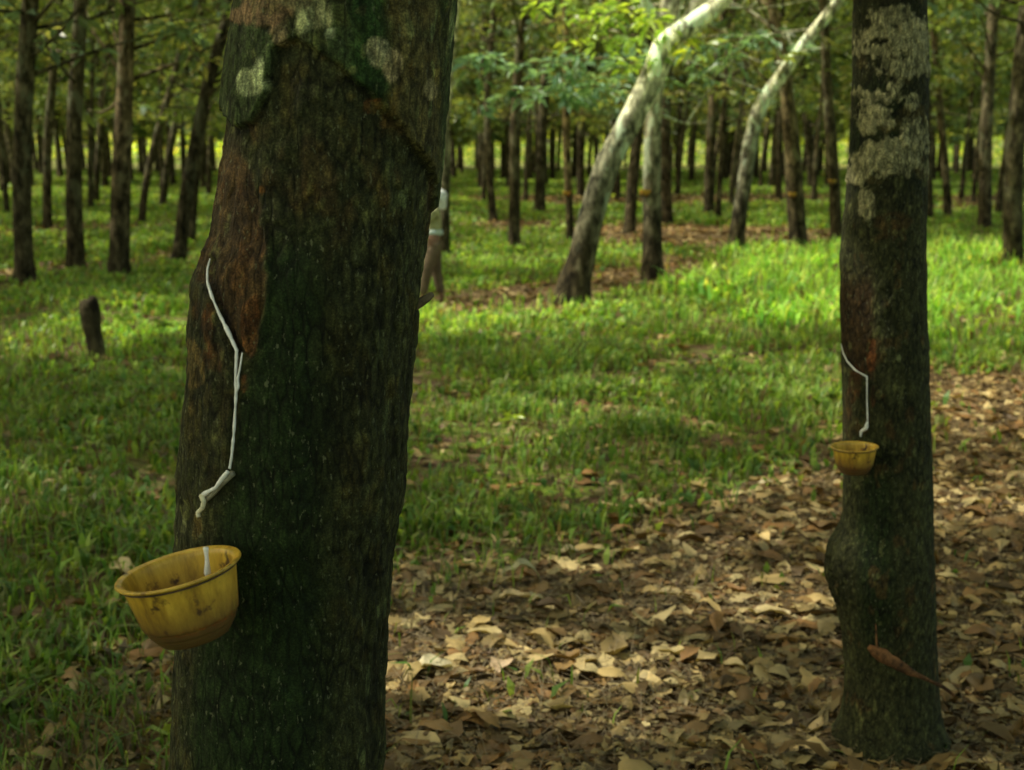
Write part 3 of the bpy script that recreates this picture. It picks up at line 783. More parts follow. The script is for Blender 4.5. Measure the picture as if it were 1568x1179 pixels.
CUT = [(318, 398), (316, 432), (330, 470), (347, 505), (362, 540)]
CHAN = [(362, 540), (360, 600), (357, 660), (351, 718)]
def paint_main(u, v, front, P):
    x, y, z = P[..., 0], P[..., 1], P[..., 2]
    f = 1.0
    n_big = fbm(x * 9, y * 9, z * 5, 4, 1); n_med = fbm(x * 34, y * 34, z * 16, 4, 2); n_f = fbm(x * 110, y * 110, z * 45, 3, 3)
    nu = fbm(x * 22, y * 22, z * 22, 4, 4)
    uw, vw = u + nu * 16, v + fbm(x * 20 + 5, y * 20, z * 20, 4, 5) * 22
    # relative place across the trunk
    c = np.zeros(P.shape) + np.array([0.060, 0.058, 0.032])
    c = c * (1 + 0.5 * n_big[..., None]) * (1 + 0.5 * n_med[..., None])
    off = 0.004 * n_big + 0.0035 * n_med + 0.0012 * n_f
    # vertical plates on the right flank
    ridg = 1 - np.abs(fbm(x * 55, y * 55, z * 7, 3, 8)) * 2.2
    rightf = sstep(470, 600, u - (v - 500) * -0.08) * sstep(330, 480, v)
    off += rightf * ridg * 0.004
    c = blend(c, rightf * sstep(0.25, 0.8, ridg) * 0.6, (0.13, 0.125, 0.065))
    # smooth dark green band down the middle
    ce = np.interp(v, [300, 400, 540, 760, 1050, 1200], [430, 405, 395, 350, 300, 290])
    cr = np.interp(v, [300, 500, 800, 1050, 1200], [480, 505, 500, 500, 500])
    g = sstep(ce - 18, ce + 12, uw) * (1 - sstep(cr - 40, cr + 40, uw)) * sstep(300, 420, vw)
    off -= g * (0.0035 * n_med + 0.003)
    c = blend(c, g * 0.85, (0.020, 0.040, 0.014))
    # upside-down V: old bark above it stands proud of the healed bark below
    V_ = [(330, 150), (372, 196), (396, 188), (408, 150), (428, 82), (458, 60), (500, 84), (548, 128), (600, 188), (640, 262), (668, 330)]
    vu = np.interp(uw, [p[0] for p in V_], [p[1] for p in V_])
    above = 1 - sstep(vu - 5, vu + 5, vw)
    off += above * 0.014 - above * 0.002 * n_med
    ca = np.zeros(P.shape) + np.array([0.055, 0.070, 0.036]); ca = ca * (1 + 0.35 * n_med[..., None]) * (1 + 0.4 * n_big[..., None])
    c = c * (1 - above[..., None]) + ca * above[..., None]
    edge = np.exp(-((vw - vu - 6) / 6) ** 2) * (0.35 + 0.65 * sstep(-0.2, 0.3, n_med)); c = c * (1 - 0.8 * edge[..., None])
    c = blend(c, above * sstep(560, 600, uw) * (1 - sstep(650, 668, u)) * sstep(-40, 60, 160 - np.abs(v - 130)) * 0.7, (0.13, 0.085, 0.045))
    c = blend(c, above * sstep(525, 545, uw) * (1 - sstep(575, 600, uw)) * 0.8, (0.018, 0.045, 0.015))
    # reddish scaly patches under the V
    red = 0.6 * sstep(0.10, 0.34, fbm(x * 26, y * 26, z * 14, 4, 12)) * (1 - above)
    c = blend(c, red * (1 - sstep(330, 420, v)) * sstep(0.0, 0.3, 1 - g) * 0.7, (0.13, 0.065, 0.032))
    off += red * (1 - sstep(380, 460, v)) * 0.003
    c = blend(c, blob(u, v, 567, 163, 13, 13, nu, .3) * 0.8, (0.26, 0.09, 0.035))
    c = blend(c, blob(u, v, 536, 148, 7, 8, nu, .3) * 0.7, (0.22, 0.16, 0.07))
    c = blend(c, blob(u, v, 590, 190, 9, 7, nu, .3) * 0.6, (0.2, 0.1, 0.04))
    c = blend(c, blob(u, v, 402, 290, 6, 9, nu, .3) * 0.8, (0.34, 0.13, 0.04))
    # tapping panel on the left: shaved red-brown bark above the cut
    pl = np.interp(v, [200, 300, 385, 398, 540], [345, 330, 312, 300, 300]); pr = np.interp(v, [200, 300, 400, 480, 545, 560], [372, 396, 402, 402, 384, 372])
    cutv = np.interp(u, [300, 316, 330, 347, 362, 400], [432, 436, 470, 505, 540, 570])
    pan = sstep(pl - 4, pl + 3, u) * (1 - sstep(pr - 7, pr + 5, uw)) * sstep(190, 260, vw) * (1 - sstep(cutv - 3, cutv + 3, v))
    off -= pan * 0.006 * sstep(250, 400, v)
    pc = np.zeros(P.shape) + np.array([0.10, 0.052, 0.030]); pc = pc * (1 + 0.7 * n_med[..., None])
    pc = blend(pc, sstep(0.1, 0.4, n_big) * 0.6, (0.055, 0.05, 0.026))
    c = c * (1 - pan[..., None] * 0.9) + pc * pan[..., None] * 0.9
    rb = blob(u, v, 384, 500, 12, 42, nu, .35); c = blend(c, rb * 0.85, (0.17, 0.065, 0.03)); off += rb * 0.004
    rb = blob(u, v, 374, 590, 7, 20, nu, .35); c = blend(c, rb * 0.85, (0.17, 0.06, 0.028))
    # rusty strip below the cut on the left
    for a, b, ru, rv, cc in [(318, 500, 15, 45, (0.14, 0.06, 0.03)), (328, 540, 20, 22, (0.12, 0.055, 0.028)), (300, 560, 12, 40, (0.24, 0.15, 0.07)), (309, 520, 5, 12, (0.3, 0.26, 0.13)), (296, 620, 6, 26, (0.2, 0.15, 0.08))]:
        c = blend(c, blob(u, v, a, b, ru, rv, nu, .45) * 0.85, cc)
    # pale scars beside the spout
    for a, b, ru, rv, cc in [(285, 778, 6, 16, (0.26, 0.24, 0.12)), (282, 806, 4, 8, (0.4, 0.38, 0.25)), (304, 806, 8, 18, (0.24, 0.18, 0.09)), (575, 750, 5, 8, (0.06, 0.1, 0.03))]:
        c = blend(c, blob(u, v, a, b, ru, rv, nu, .35) * 0.9, cc)
    kn = pan * sstep(70, 10, cutv - v) * np.sin((v - cutv) * 0.9 + n_med * 1.2); off += 0.0005 * kn; c = c * (1 + 0.22 * kn[..., None])
    lip = np.exp(-((uw - pr - 4) / 5.0) ** 2) * sstep(300, 340, v) * (1 - sstep(545, 575, v)); off += 0.004 * lip
    lip = np.exp(-((seg_dist(u, v + 0, CUT) - 9) / 3.5) ** 2) * sstep(cutv, cutv + 6, v) * front.clip(0, 1); off += 0.0035 * lip
    # grooves: the cut and the channel that leads the latex down
    d1 = seg_dist(u, v, CUT); d2 = seg_dist(u, v, CHAN)
    off -= 0.006 * np.exp(-(d1 / 6.0) ** 2) + 0.004 * np.exp(-(d2 / 5.0) ** 2)
    c = c * (1 - 0.55 * np.exp(-(d1 / 9.0) ** 2))[..., None]
    # pale flecks on the right edge
    fl = sstep(0.30, 0.42, fbm(x * 60, y * 60, z * 18, 3, 21)) * sstep(560, 620, u + (v - 480) * 0.08)
    c = blend(c, fl * 0.75, (0.25, 0.27, 0.16))
    fl = sstep(0.36, 0.46, fbm(x * 70, y * 70, z * 40, 3, 22)) * (1 - g)
    c = blend(c, fl * 0.5, (0.17, 0.16, 0.08))
    hf_ = fbm(x * 150, y * 150, z * 90, 3, 61); c = c * (1 + (0.9 - 0.5 * g[..., None]) * hf_[..., None]) * 1.1
    warm = 0.6 * sstep(0.05, 0.4, fbm(x * 40, y * 40, z * 25, 3, 62)) * (1 - g); c = c * (1 - warm[..., None]) + c * np.array([1.35, 1.0, 0.7]) * warm[..., None]
    off = off + (0.0016 * hf_ + 0.004 * np.abs(fbm(x * 48, y * 48, z * 20, 3, 63)) * (1 - above)) * (1 - 0.7 * g)
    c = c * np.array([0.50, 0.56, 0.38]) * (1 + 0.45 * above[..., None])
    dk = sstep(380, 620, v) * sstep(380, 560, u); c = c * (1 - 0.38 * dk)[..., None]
    off = off + 0.004 * fbm(x * 18, y * 18, z * 11, 3, 66) * (1 - 0.6 * g) + 0.003 * sstep(0.0, 0.3, fbm(x * 30, y * 30, z * 9, 3, 67)) * (1 - 0.8 * g)
    # lichen
    li = [(486, 24, 26, 27, (0.30, 0.30, 0.15)), (472, 36, 14, 20, (0.26, 0.28, 0.14)), (574, 80, 16, 20, (0.27, 0.25, 0.14)), (594, 102, 13, 26, (0.24, 0.19, 0.10)),
          (398, 128, 17, 16, (0.30, 0.34, 0.18)), (411, 104, 6, 15, (0.30, 0.34, 0.18)), (425, 22, 32, 34, (0.15, 0.095, 0.05)), (380, 26, 14, 12, (0.17, 0.11, 0.06)),
          (438, 55, 12, 22, (0.14, 0.11, 0.055)), (645, 140, 10, 16, (0.24, 0.2, 0.1)), (450, 0, 30, 16, (0.12, 0.1, 0.05)), (506, 52, 8, 8, (0.26, 0.3, 0.17))]
    for a, b, ru, rv, cc in li:
        m = blob(u, v, a, b, ru, rv, nu, 0.32); c = blend(c, m * 0.95, np.array(cc) * 1.25); off += m * 0.001
    return np.where(front > -0.4, off, 0.004 * n_big + 0.0035 * n_med), np.clip(c, 0.006, 1)

PROF_MAIN = [(-40, 380, 690), (0, 373, 686), (100, 361, 676), (200, 350, 668), (300, 336, 660), (370, 322, 650), (388, 310, 647), (400, 303, 645), (460, 297, 638), (500, 293, 633), (600, 284, 626), (700, 278, 617), (770, 276, 615), (800, 275, 607), (830, 275, 600), (900, 275, 595), (1000, 272, 588), (1050, 270, 586), (1200, 262, 584)]
D_MAIN = 1.92
main_root, main_base, main_surf = near_trunk('tapped_rubber_tree', "huge near rubber trunk with white latex trickling down to a yellow cup", D_MAIN, PROF_MAIN, paint_main, 0.0, 8.5)

CUT2 = [(1288, 527), (1293, 548), (1308, 566), (1328, 577)]
CHAN2 = [(1328, 577), (1328, 620), (1330, 645)]
def paint_right(u, v, front, P):
    x, y, z = P[..., 0], P[..., 1], P[..., 2]
    burl = blob(u, v, 1280, 865, 34, 62, fbm(x * 10, y * 10, z * 10, 2, 51), .1); n_big = fbm(x * 8, y * 8, z * 5, 4, 31); n_med = fbm(x * 30, y * 30, z * 16, 4, 32); n_f = fbm(x * 90, y * 90, z * 45, 3, 33)
    nu = fbm(x * 16, y * 16, z * 16, 4, 34)
    c = np.zeros(P.shape) + np.array([0.070, 0.068, 0.036]); c = c * (1 + 0.5 * n_big[..., None]) * (1 + 0.5 * n_med[..., None])
    off = 0.004 * n_big + 0.003 * n_med + 0.001 * n_f
    uw = u + nu * 9
    g = sstep(1300, 1330, uw) * (1 - sstep(1350, 1385, uw)) * sstep(640, 760, v) * (1 - sstep(940, 1040, v))
    c = blend(c, g * 0.8, (0.020, 0.038, 0.014))
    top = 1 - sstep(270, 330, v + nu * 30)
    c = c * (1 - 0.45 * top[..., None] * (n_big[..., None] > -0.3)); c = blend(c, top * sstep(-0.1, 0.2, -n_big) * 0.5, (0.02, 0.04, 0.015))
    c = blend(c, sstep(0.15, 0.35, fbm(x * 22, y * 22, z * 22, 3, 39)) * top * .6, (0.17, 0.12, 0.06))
    lowm = (1 - top)
    c = blend(c, sstep(0.28, 0.42, fbm(x * 30, y * 30, z * 18, 4, 36)) * lowm * 0.55, (0.16, 0.085, 0.04))
    c = blend(c, blob(u, v, 1365, 345, 30, 22, nu, .4) * 0.5, (0.15, 0.07, 0.035))
    # shaved panel above the cut
    cutv = np.interp(u, [1280, 1293, 1308, 1328, 1345], [530, 548, 566, 577, 590])
    pan = (1 - sstep(1330, 1345, uw)) * sstep(400, 450, v + nu * 20) * (1 - sstep(cutv - 2, cutv + 2, v))
    off -= pan * 0.005
    c = blend(c, pan * 0.8, (0.075, 0.034, 0.02))
    for a, b, ru, rv, cc in [(1334, 545, 7, 26, (0.24, 0.075, 0.03)), (1336, 610, 6, 30, (0.15, 0.05, 0.025)), (1310, 600, 16, 30, (0.13, 0.05, 0.026)), (1300, 640, 8, 30, (0.1, 0.05, 0.026)), (1376, 548, 3, 4, (0.4, 0.4, 0.25))]:
        c = blend(c, blob(u, v, a, b, ru, rv, nu, .4) * 0.8, cc)
    d1 = seg_dist(u, v, CUT2); d2 = seg_dist(u, v, CHAN2)
    off -= 0.006 * np.exp(-(d1 / 3.0) ** 2) + 0.004 * np.exp(-(d2 / 2.6) ** 2)
    fl = sstep(0.33, 0.45, fbm(x * 50, y * 50, z * 26, 3, 38)); c = blend(c, fl * 0.55, (0.20, 0.19, 0.10))
    hf_ = fbm(x * 120, y * 120, z * 70, 3, 64); c = c * (1 + 0.8 * hf_[..., None])
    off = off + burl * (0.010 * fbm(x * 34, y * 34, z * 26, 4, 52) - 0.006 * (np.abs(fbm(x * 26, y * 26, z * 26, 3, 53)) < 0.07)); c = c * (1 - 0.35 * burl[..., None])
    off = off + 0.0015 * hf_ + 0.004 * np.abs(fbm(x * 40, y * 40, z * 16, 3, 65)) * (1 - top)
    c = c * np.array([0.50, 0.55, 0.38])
    for a, b, ru, rv in [(1365, 28, 36, 14), (1345, 52, 32, 18), (1385, 60, 36, 24), (1400, 40, 18, 14), (1350, 75, 34, 14), (1375, 105, 42, 16), (1400, 100, 22, 22), (1345, 148, 38, 16), (1370, 140, 20, 22), (1333, 175, 32, 20), (1325, 190, 20, 12), (1398, 155, 16, 16), (1400, 200, 20, 24), (1390, 240, 30, 26), (1335, 250, 32, 22), (1322, 262, 18, 14), (1355, 235, 20, 14), (1330, 310, 10, 20), (1322, 300, 5, 9)]:
        m = blob(u, v, a, b, ru * 1.25, rv * 1.3, nu + 0.5 * fbm(x * 70, y * 70, z * 70, 3, 35), .42) * (0.7 + 0.3 * sstep(-0.3, 0.2, fbm(x * 110, y * 110, z * 110, 2, 37)))
        c = c * (1 - m[..., None] * 0.95) + m[..., None] * 0.95 * ( np.array([0.31, 0.29, 0.16]) * (1 + 0.25 * n_med[..., None]) ); off += m * 0.003
    return np.where(front > -0.4, off, 0.004 * n_big + 0.003 * n_med), np.clip(c, 0.006, 1)

PROF_R = [(-30, 1308, 1417), (0, 1308, 1418), (100, 1307, 1420), (200, 1303, 1420), (300, 1296, 1418), (380, 1288, 1416), (450, 1285, 1417), (520, 1287, 1419), (600, 1291, 1422), (700, 1293, 1425), (795, 1293, 1427), (806, 1288, 1427), (824, 1275, 1427), (848, 1265, 1428), (872, 1263, 1429), (895, 1267, 1430), (915, 1277, 1431), (942, 1285, 1431), (1000, 1293, 1433), (1050, 1295, 1435), (1100, 1288, 1440), (1130, 1272, 1452), (1142, 1262, 1462)]
D_R = float(ground(1365, 1138)[1])
r_root, r_base, r_surf = near_trunk('tapped_rubber_tree', "near right rubber trunk with pale lichen patches, a small yellow cup and a burl", D_R, PROF_R, paint_right, 0.0, 8.8, seg=240, step=0.005)

def lay(surf, pts, lift):
    out = []
    for u, v in pts:
        p, c = surf(u, v, 0.0); n = p - c; n[2] = 0; n /= max(np.linalg.norm(n), 1e-6); out.append(p + n * lift)
    return np.array(out)
def dense(pts, n):
    pts = np.array(pts, float); d = np.r_[0, np.cumsum(np.hypot(*np.diff(pts, axis=0).T))]; t = np.linspace(0, d[-1], n)
    return np.stack([np.interp(t, d, pts[:, 0]), np.interp(t, d, pts[:, 1])], 1)
def strand(name, surf, pts, w, mat, root, base, n=40, lift=0.0, wob=0.12, taper=(1, 1)):
    P = lay(surf, dense(pts, n), lift)
    P = smooth_path(P, n)
    r = w * (1 + wob * fbm(np.arange(n) * 0.35, 0, 0, 2, 3)) * np.interp(np.linspace(0, 1, n), np.linspace(0, 1, len(taper)), taper)
    V, Q = tube(P - base, r, 8); return obj(name, np_mesh(name, V, Q), mat, root)
strand('latex_stream', main_surf, [(320, 396), (316, 412), (316, 432), (322, 452), (334, 480), (348, 508), (362, 538)], 0.0024, M['latex'], main_root, main_base, 50, -0.0015, 0.35, (.4, 1, .8, 1.1, 1.1))
strand('latex_stream', main_surf, [(362, 536), (360, 580), (361, 600), (359, 640), (357, 670), (354, 700), (351, 718)], 0.0023, M['latex'], main_root, main_base, 50, -0.0008, 0.45, (1, 1.2, .8, 1, .7, .9))
strand('latex_stream', main_surf, [(371, 540), (368, 560), (364, 580), (365, 592), (361, 604)], 0.0016, M['latex'], main_root, main_base, 24, 0.0, 0.3, (.6, 1, 1.3, .6))
sp_pts = lay(main_surf, [(352, 719), (338, 740), (330, 749), (320, 754), (314, 757)], 0.004)
strand('latex_stream', main_surf, [(353, 720), (343, 733), (334, 746), (326, 750), (315, 757)], 0.0034, M['latex'], main_root, main_base, 24, 0.006, 0.3, (.8, 1.1, 1, .8, 1.2))
strand('latex_clot', main_surf, [(315, 757), (319, 766), (317, 775), (310, 783), (311, 790)], 0.0036, M['old_latex'], main_root, main_base, 18, 0.008, 0.25, (1, 1.1, .9))
strand('spout', main_surf, [(357, 724), (342, 738), (326, 755), (314, 766)], 0.0045, M['tin'], main_root, main_base, 12, 0.0)
strand('latex_stream', r_surf, [(1288, 527), (1291, 540), (1297, 553), (1310, 567), (1328, 577)], 0.0026, M['latex'], r_root, r_base, 30, 0.0, 0.35, (.5, 1, 1, 1))
strand('latex_stream', r_surf, [(1328, 577), (1328, 610), (1329, 646)], 0.0022, M['latex'], r_root, r_base, 24, 0.002, 0.2)
strand('latex_clot', r_surf, [(1330, 645), (1328, 655), (1321, 660), (1320, 668)], 0.006, M['latex'], r_root, r_base, 14, 0.008, 0.3, (.6, 1.2, 1, .6))
# little broken spur on the right edge of the big trunk
p, c_ = main_surf(634, 466); e = p + np.array([0.028, -0.01, 0.016])
V, Q = tube(smooth_path([p - [0.02, 0, 0.006], p + [0.008, 0, 0.002], e], 6) - main_base, [0.012, 0.011, 0.009, 0.007, 0.006, 0.004], 8, 0.3, 3, freq=60)
obj('broken_spur', np_mesh('spur', V, Q), M['twig'], main_root)

# ------------------------------------------------------------------ cups
def cup_meshes(R=0.085, H=0.104):
    prof = [(0.0, 0.0), (0.30, 0.0), (0.42, 0.012), (0.56, 0.05), (0.66, 0.16), (0.705, 0.275), (0.745, 0.295), (0.78, 0.33), (0.84, 0.6), (0.885, 0.82), (0.915, 0.94), (0.985, 0.955), (1.01, 0.975), (1.0, 1.0), (0.975, 1.005),
            (0.90, 0.985), (0.865, 0.93), (0.82, 0.62), (0.76, 0.34), (0.70, 0.2), (0.5, 0.1), (0.25, 0.075), (0.0, 0.07)]
    prof = np.array(prof); t = np.linspace(0, len(prof) - 1, 90)
    pr = np.stack([np.interp(t, range(len(prof)), prof[:, 0]) * R, np.interp(t, range(len(prof)), prof[:, 1]) * H], 1)
    seg = 72; A = np.linspace(0, 2 * math.pi, seg, endpoint=False)
    wob = 1 + 0.012 * np.cos(2 * A + 0.5)
    V = np.stack([pr[:, 0][:, None] * np.cos(A) * wob, pr[:, 0][:, None] * np.sin(A) / wob, np.repeat(pr[:, 1][:, None], seg, 1)], -1)
    idx = np.arange(V[..., 0].size).reshape(len(pr), seg); r1 = np.roll(idx, -1, 1)
    Q = np.stack([idx[:-1], r1[:-1], r1[1:], idx[1:]], -1).reshape(-1, 4)
    return np_mesh('bowl', V, Q)
bowl_me = cup_meshes()
def disc(r, z, n=32):
    A = np.linspace(0, 2 * math.pi, n, endpoint=False)
    rr = np.linspace(0.02, 1, 6)[:, None] * r
    V = np.stack([rr * np.cos(A), rr * np.sin(A), np.full((6, n), z)], -1); idx = np.arange(6 * n).reshape(6, n); r1 = np.roll(idx, -1, 1)
    return np_mesh('latex', V, np.stack([idx[:-1], r1[:-1], r1[1:], idx[1:]], -1).reshape(-1, 4))
latex_me = disc(0.058, 0.026)
# wire sling: ring round the bowl and an arm back to the tree (arm runs along +x)
A = np.linspace(0, 2 * math.pi, 41)
ring = np.stack([0.0795 * np.cos(A), 0.0795 * np.sin(A), np.full(41, 0.096)], 1)
V, Q = tube(ring, np.full(41, 0.0013), 6); G = Geo(); G.add(V, Q)
G.add(*tube(smooth_path([(0.079, 0, 0.096), (0.095, 0.0, 0.092), (0.11, 0.0, 0.088)], 8), np.full(8, 0.0014), 6))
wire_me = G.mesh('wire_sling')

def make_cup(loc, label, group, rot=(0, 0, 0), s=1.0, name='latex_cup', aim=0.0):
    r = empty(name, loc); r.rotation_euler = rot; r.scale = (s, s, s); tag(r, label, 'cup', group)
    obj('bowl', bowl_me, M['cup'], r); w_ = obj('wire_sling', wire_me, M['wire'], r); w_.rotation_euler = (0, 0, aim); obj('latex', latex_me, M['latex'], r)
    return r
GC = 'yellow latex cups hung on the rubber trees'
# big cup
Yc = D_MAIN - 0.23
cc = at(272.5, 870, Yc)
s_main = (193 / 2) * (Yc * CP + (CAM_H - cc[2]) * SP) / F / (0.085 * 1.01)
rot = (math.radians(1), math.radians(-11.5), 0)
H_ = 0.104 * s_main
up = Vector((0, 0, 1)); from_e = __import__('mathutils').Euler(rot).to_matrix() @ up
loc = cc - np.array(from_e) * H_
cup1 = make_cup(loc, "big tilted yellow cup hanging on the huge near trunk, dirty brown underneath", GC, rot, s_main, aim=1.2)
# thread of latex falling into the big cup
p0 = at(315, 838, Yc + 0.03); p1 = at(318, 882, Yc + 0.03)
inv = cup1.matrix_basis.inverted()
q = [np.array(inv @ Vector([float(t) for t in a])) for a in (p0, (p0 + p1) / 2 + [0.0005, 0, 0], p1)]
V, Q = tube(smooth_path(q, 10), np.array([.0040, .0036, .0030, .0028, .003, .0034, .0040, .0046, .0050, .0036]), 8)
obj('latex_trickle', np_mesh('latex_trickle', V, Q), M['latex'], cup1)
# cup of the right tree
Yc = D_R - 0.185
cc = at(1310, 683, Yc); s_r = (72 / 2) * (Yc * CP + (CAM_H - cc[2]) * SP) / F / (0.085 * 1.01)
rot = (0, math.radians(-2), 0); loc = cc - np.array([0, 0, 0.104 * s_r])
make_cup(loc, "small yellow cup on the near right trunk above its burl", GC, rot, s_r, aim=0.6)
for (u, v, bu, bv, lab) in [(867, 296, 874, 376, "tiny yellow cup on the thin pale trunk left of the great leaning tree"), (987, 295, 1001, 428, "tiny yellow cup on the straight cup tree by the great leaning tree"),
                        (1213, 298, 1225, 384, "tiny yellow cup on the tree crossed by the smaller leaning tree"), (1274, 278, 1283, 374, "tiny yellow cup beside the near right trunk, on the half hidden tree")]:
    Yt = float(ground(bu, bv)[1]) - 0.14; p = at(u, v, Yt); make_cup(p - [0, 0, 0.06], lab, GC, (0, 0.05, 0), 1.0, aim=1.2)

# ------------------------------------------------------------------ short stump on the left
g = ground(146, 545); Yst = g[1]
path = np.array([at(150, 552, Yst), at(147, 530, Yst), at(140, 500, Yst), at(136, 470, Yst), at(134, 458, Yst)]); path[0][2] = -0.1
S = smooth_path(np.hstack([path, (np.array([30, 27, 30, 32, 27]) * 0.5 * Yst / F)[:, None]]), 22)
V, Q = tube(S[:, :3] - g, S[:, 3], 16, 0.25, 4, freq=9)
V = V.copy(); ringn = len(V) - 2; top_ = slice(ringn - 32, ringn); V[top_, 2] += 0.012 * rng.normal(0, 1, 32) + 0.02 * np.tile(np.sin(np.linspace(0, 6.28, 16)), 2); V[-1, 2] -= 0.03
st = empty('tree_stump', g); tag(st, "short dark broken stump in the sunlit grass at left", 'stump')
obj('trunk', np_mesh('stump', V, Q, np.tile([1.1, 1.1, 0.9], (len(V), 1))), M['bark'], st)

# ------------------------------------------------------------------ grass
def soft_litter(x, y):                # ragged edge: each blade or leaf looks up a slightly shifted place
    j = np.minimum(0.07 * y, 0.45)
    return litter_mask(x + rng.normal(0, 1, len(x)) * np.minimum(0.022 * y, 0.3), y + rng.normal(0, 1, len(x)) * j)
def ground_samples(n, dmin, dmax, power, widen=1.3):
    u = rng.random(n); q = 2 - power      # density ~ d^-power in a wedge
    d = (dmin ** q + u * (dmax ** q - dmin ** q)) ** (1 / q)
    x = rng.uniform(-0.5, 0.5, n) * d * (1568 / F) * widen
    return x, d
x, y = ground_samples(430000, 3.3, 105, 1.35)
lmk = soft_litter(x, y)
tuft = fbm(x * 2.2, y * 2.2, 0, 3, 71); big = fbm(x * 0.35, y * 0.35, 0, 3, 72)
lu, lv, _ = proj(np.stack([x, y, x * 0], 1))
prob = np.clip(0.85 + tuft * 1.1 + big * 0.35, 0.1, 1) * (1 - sstep(-0.05, 0.5, fbm(x * 1.3, y * 1.3, 0, 4, 73)) * 0.7 * sstep(30, 14, y))
prob = np.where(lmk > 0.8, 0.015 + 0.05 * (tuft > 0.35), np.where(lmk > 0.3, 0.4 * prob, prob))
keep = rng.random(len(x)) < prob
# keep clear of the near trunks
keep &= ~((np.hypot(x - r_base[0], y - r_base[1]) < 0.17))
x, y, tuft, big, lmk = x[keep], y[keep], tuft[keep], big[keep], lmk[keep]
n = len(x)
wx_ = x + fbm(x * 0.9, y * 0.9, 0, 3, 81) * 0.9 + rng.normal(0, 0.22, n); wy_ = y + fbm(x * 0.8, y * 0.8, 5, 3, 82) * 1.2 + rng.normal(0, 0.3, n)
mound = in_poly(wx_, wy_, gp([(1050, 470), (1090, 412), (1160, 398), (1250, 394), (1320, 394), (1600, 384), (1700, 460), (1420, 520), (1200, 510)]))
h = (0.11 + 0.08 * rng.random(n) + 0.11 * tuft) * (1 + 0.25 * big)
h = np.where(mound, h * 2.0, h); h = np.maximum(h, 0.05); h = np.where(lmk > 0.8, h * 0.7, h)
h *= np.interp(y, [3, 6, 12, 40], [0.75, 0.85, 1.0, 1.3])
wd = 0.0042 * (np.maximum(y, 5) / 6.0) ** 0.85 * rng.uniform(0.6, 1.5, n)
broad = rng.random(n) < np.where(fbm(x * 1.1, y * 1.1, 0, 3, 75) > -0.05, 0.65, 0.22)
az = rng.uniform(0, 2 * math.pi, n); lean = np.abs(rng.normal(0.45, 0.3, n)) + 0.05
h = np.where(broad, h * 0.75, h)
dirh = np.stack([np.cos(az), np.sin(az), np.zeros(n)], 1); side = np.stack([-np.sin(az), np.cos(az), np.zeros(n)], 1)
B = np.stack([x, y, terrain(x, y) - 0.005], 1)
B = B + 0.0
mid = B + dirh * (lean * h * 0.35)[:, None] + np.array([0, 0, 1.0]) * (h * 0.6)[:, None]
tip = B + dirh * (lean * h * 1.1)[:, None] + np.array([0, 0, 1.0]) * (h * np.clip(1 - lean * 0.35, 0.35, 1))[:, None]
w0 = np.where(broad, wd * 0.5, wd)[:, None]; w1 = np.where(broad, wd * 3.2, wd * 0.9)[:, None]; w2 = (wd * 0.15)[:, None]
Vg = np.stack([B - side * w0, B + side * w0, mid + side * w1, mid - side * w1, tip - side * w2, tip + side * w2], 1).reshape(-1, 3)
i0 = np.arange(n)[:, None] * 6
Qg = np.concatenate([i0 + [0, 1, 2, 3], i0 + [3, 2, 5, 4]])
pal = np.array([(0.19, 0.32, 0.05), (0.26, 0.41, 0.06), (0.14, 0.27, 0.055), (0.38, 0.48, 0.09), (0.25, 0.28, 0.07)])
cg = pal[rng.integers(0, len(pal), n)] * rng.uniform(0.65, 1.35, (n, 1)) * (1 + 0.25 * big)[:, None]
dry = rng.random(n) < (0.10 + 0.35 * (lmk > 0.2) + 0.15 * sstep(0.0, -0.4, tuft)); cg[dry] = np.array([0.24, 0.17, 0.08]) * rng.uniform(0.6, 1.2, (dry.sum(), 1))
cg *= np.interp(y, [4, 9, 13], [0.60, 0.78, 1.0])[:, None] * np.array([0.93, 1.0, 1.1])  # blades near the camera darkened, shade painted into their colour
cg[mound & ~dry] *= np.array([1.62, 1.7, 1.6])  # mound blades brightened, sunlight painted into their colour
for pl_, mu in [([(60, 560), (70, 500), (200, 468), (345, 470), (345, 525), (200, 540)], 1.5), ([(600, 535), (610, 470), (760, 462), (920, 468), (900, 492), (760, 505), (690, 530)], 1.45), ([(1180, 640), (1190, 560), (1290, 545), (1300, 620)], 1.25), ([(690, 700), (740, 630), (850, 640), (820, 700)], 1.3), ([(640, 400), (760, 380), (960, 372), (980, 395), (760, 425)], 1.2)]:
    pm = in_poly(wx_, wy_, gp(pl_)) & ~dry; cg[pm] *= mu; cg = np.clip(cg, 0, 0.85)  # sun patches painted in by brightening the blades inside each polygon
tag(obj('grass', np_mesh('grass', Vg, Qg, np.repeat(cg, 6, 0), False), M['grass']), 'soft green grass and low weeds between the litter strips', 'grass', kind='stuff')

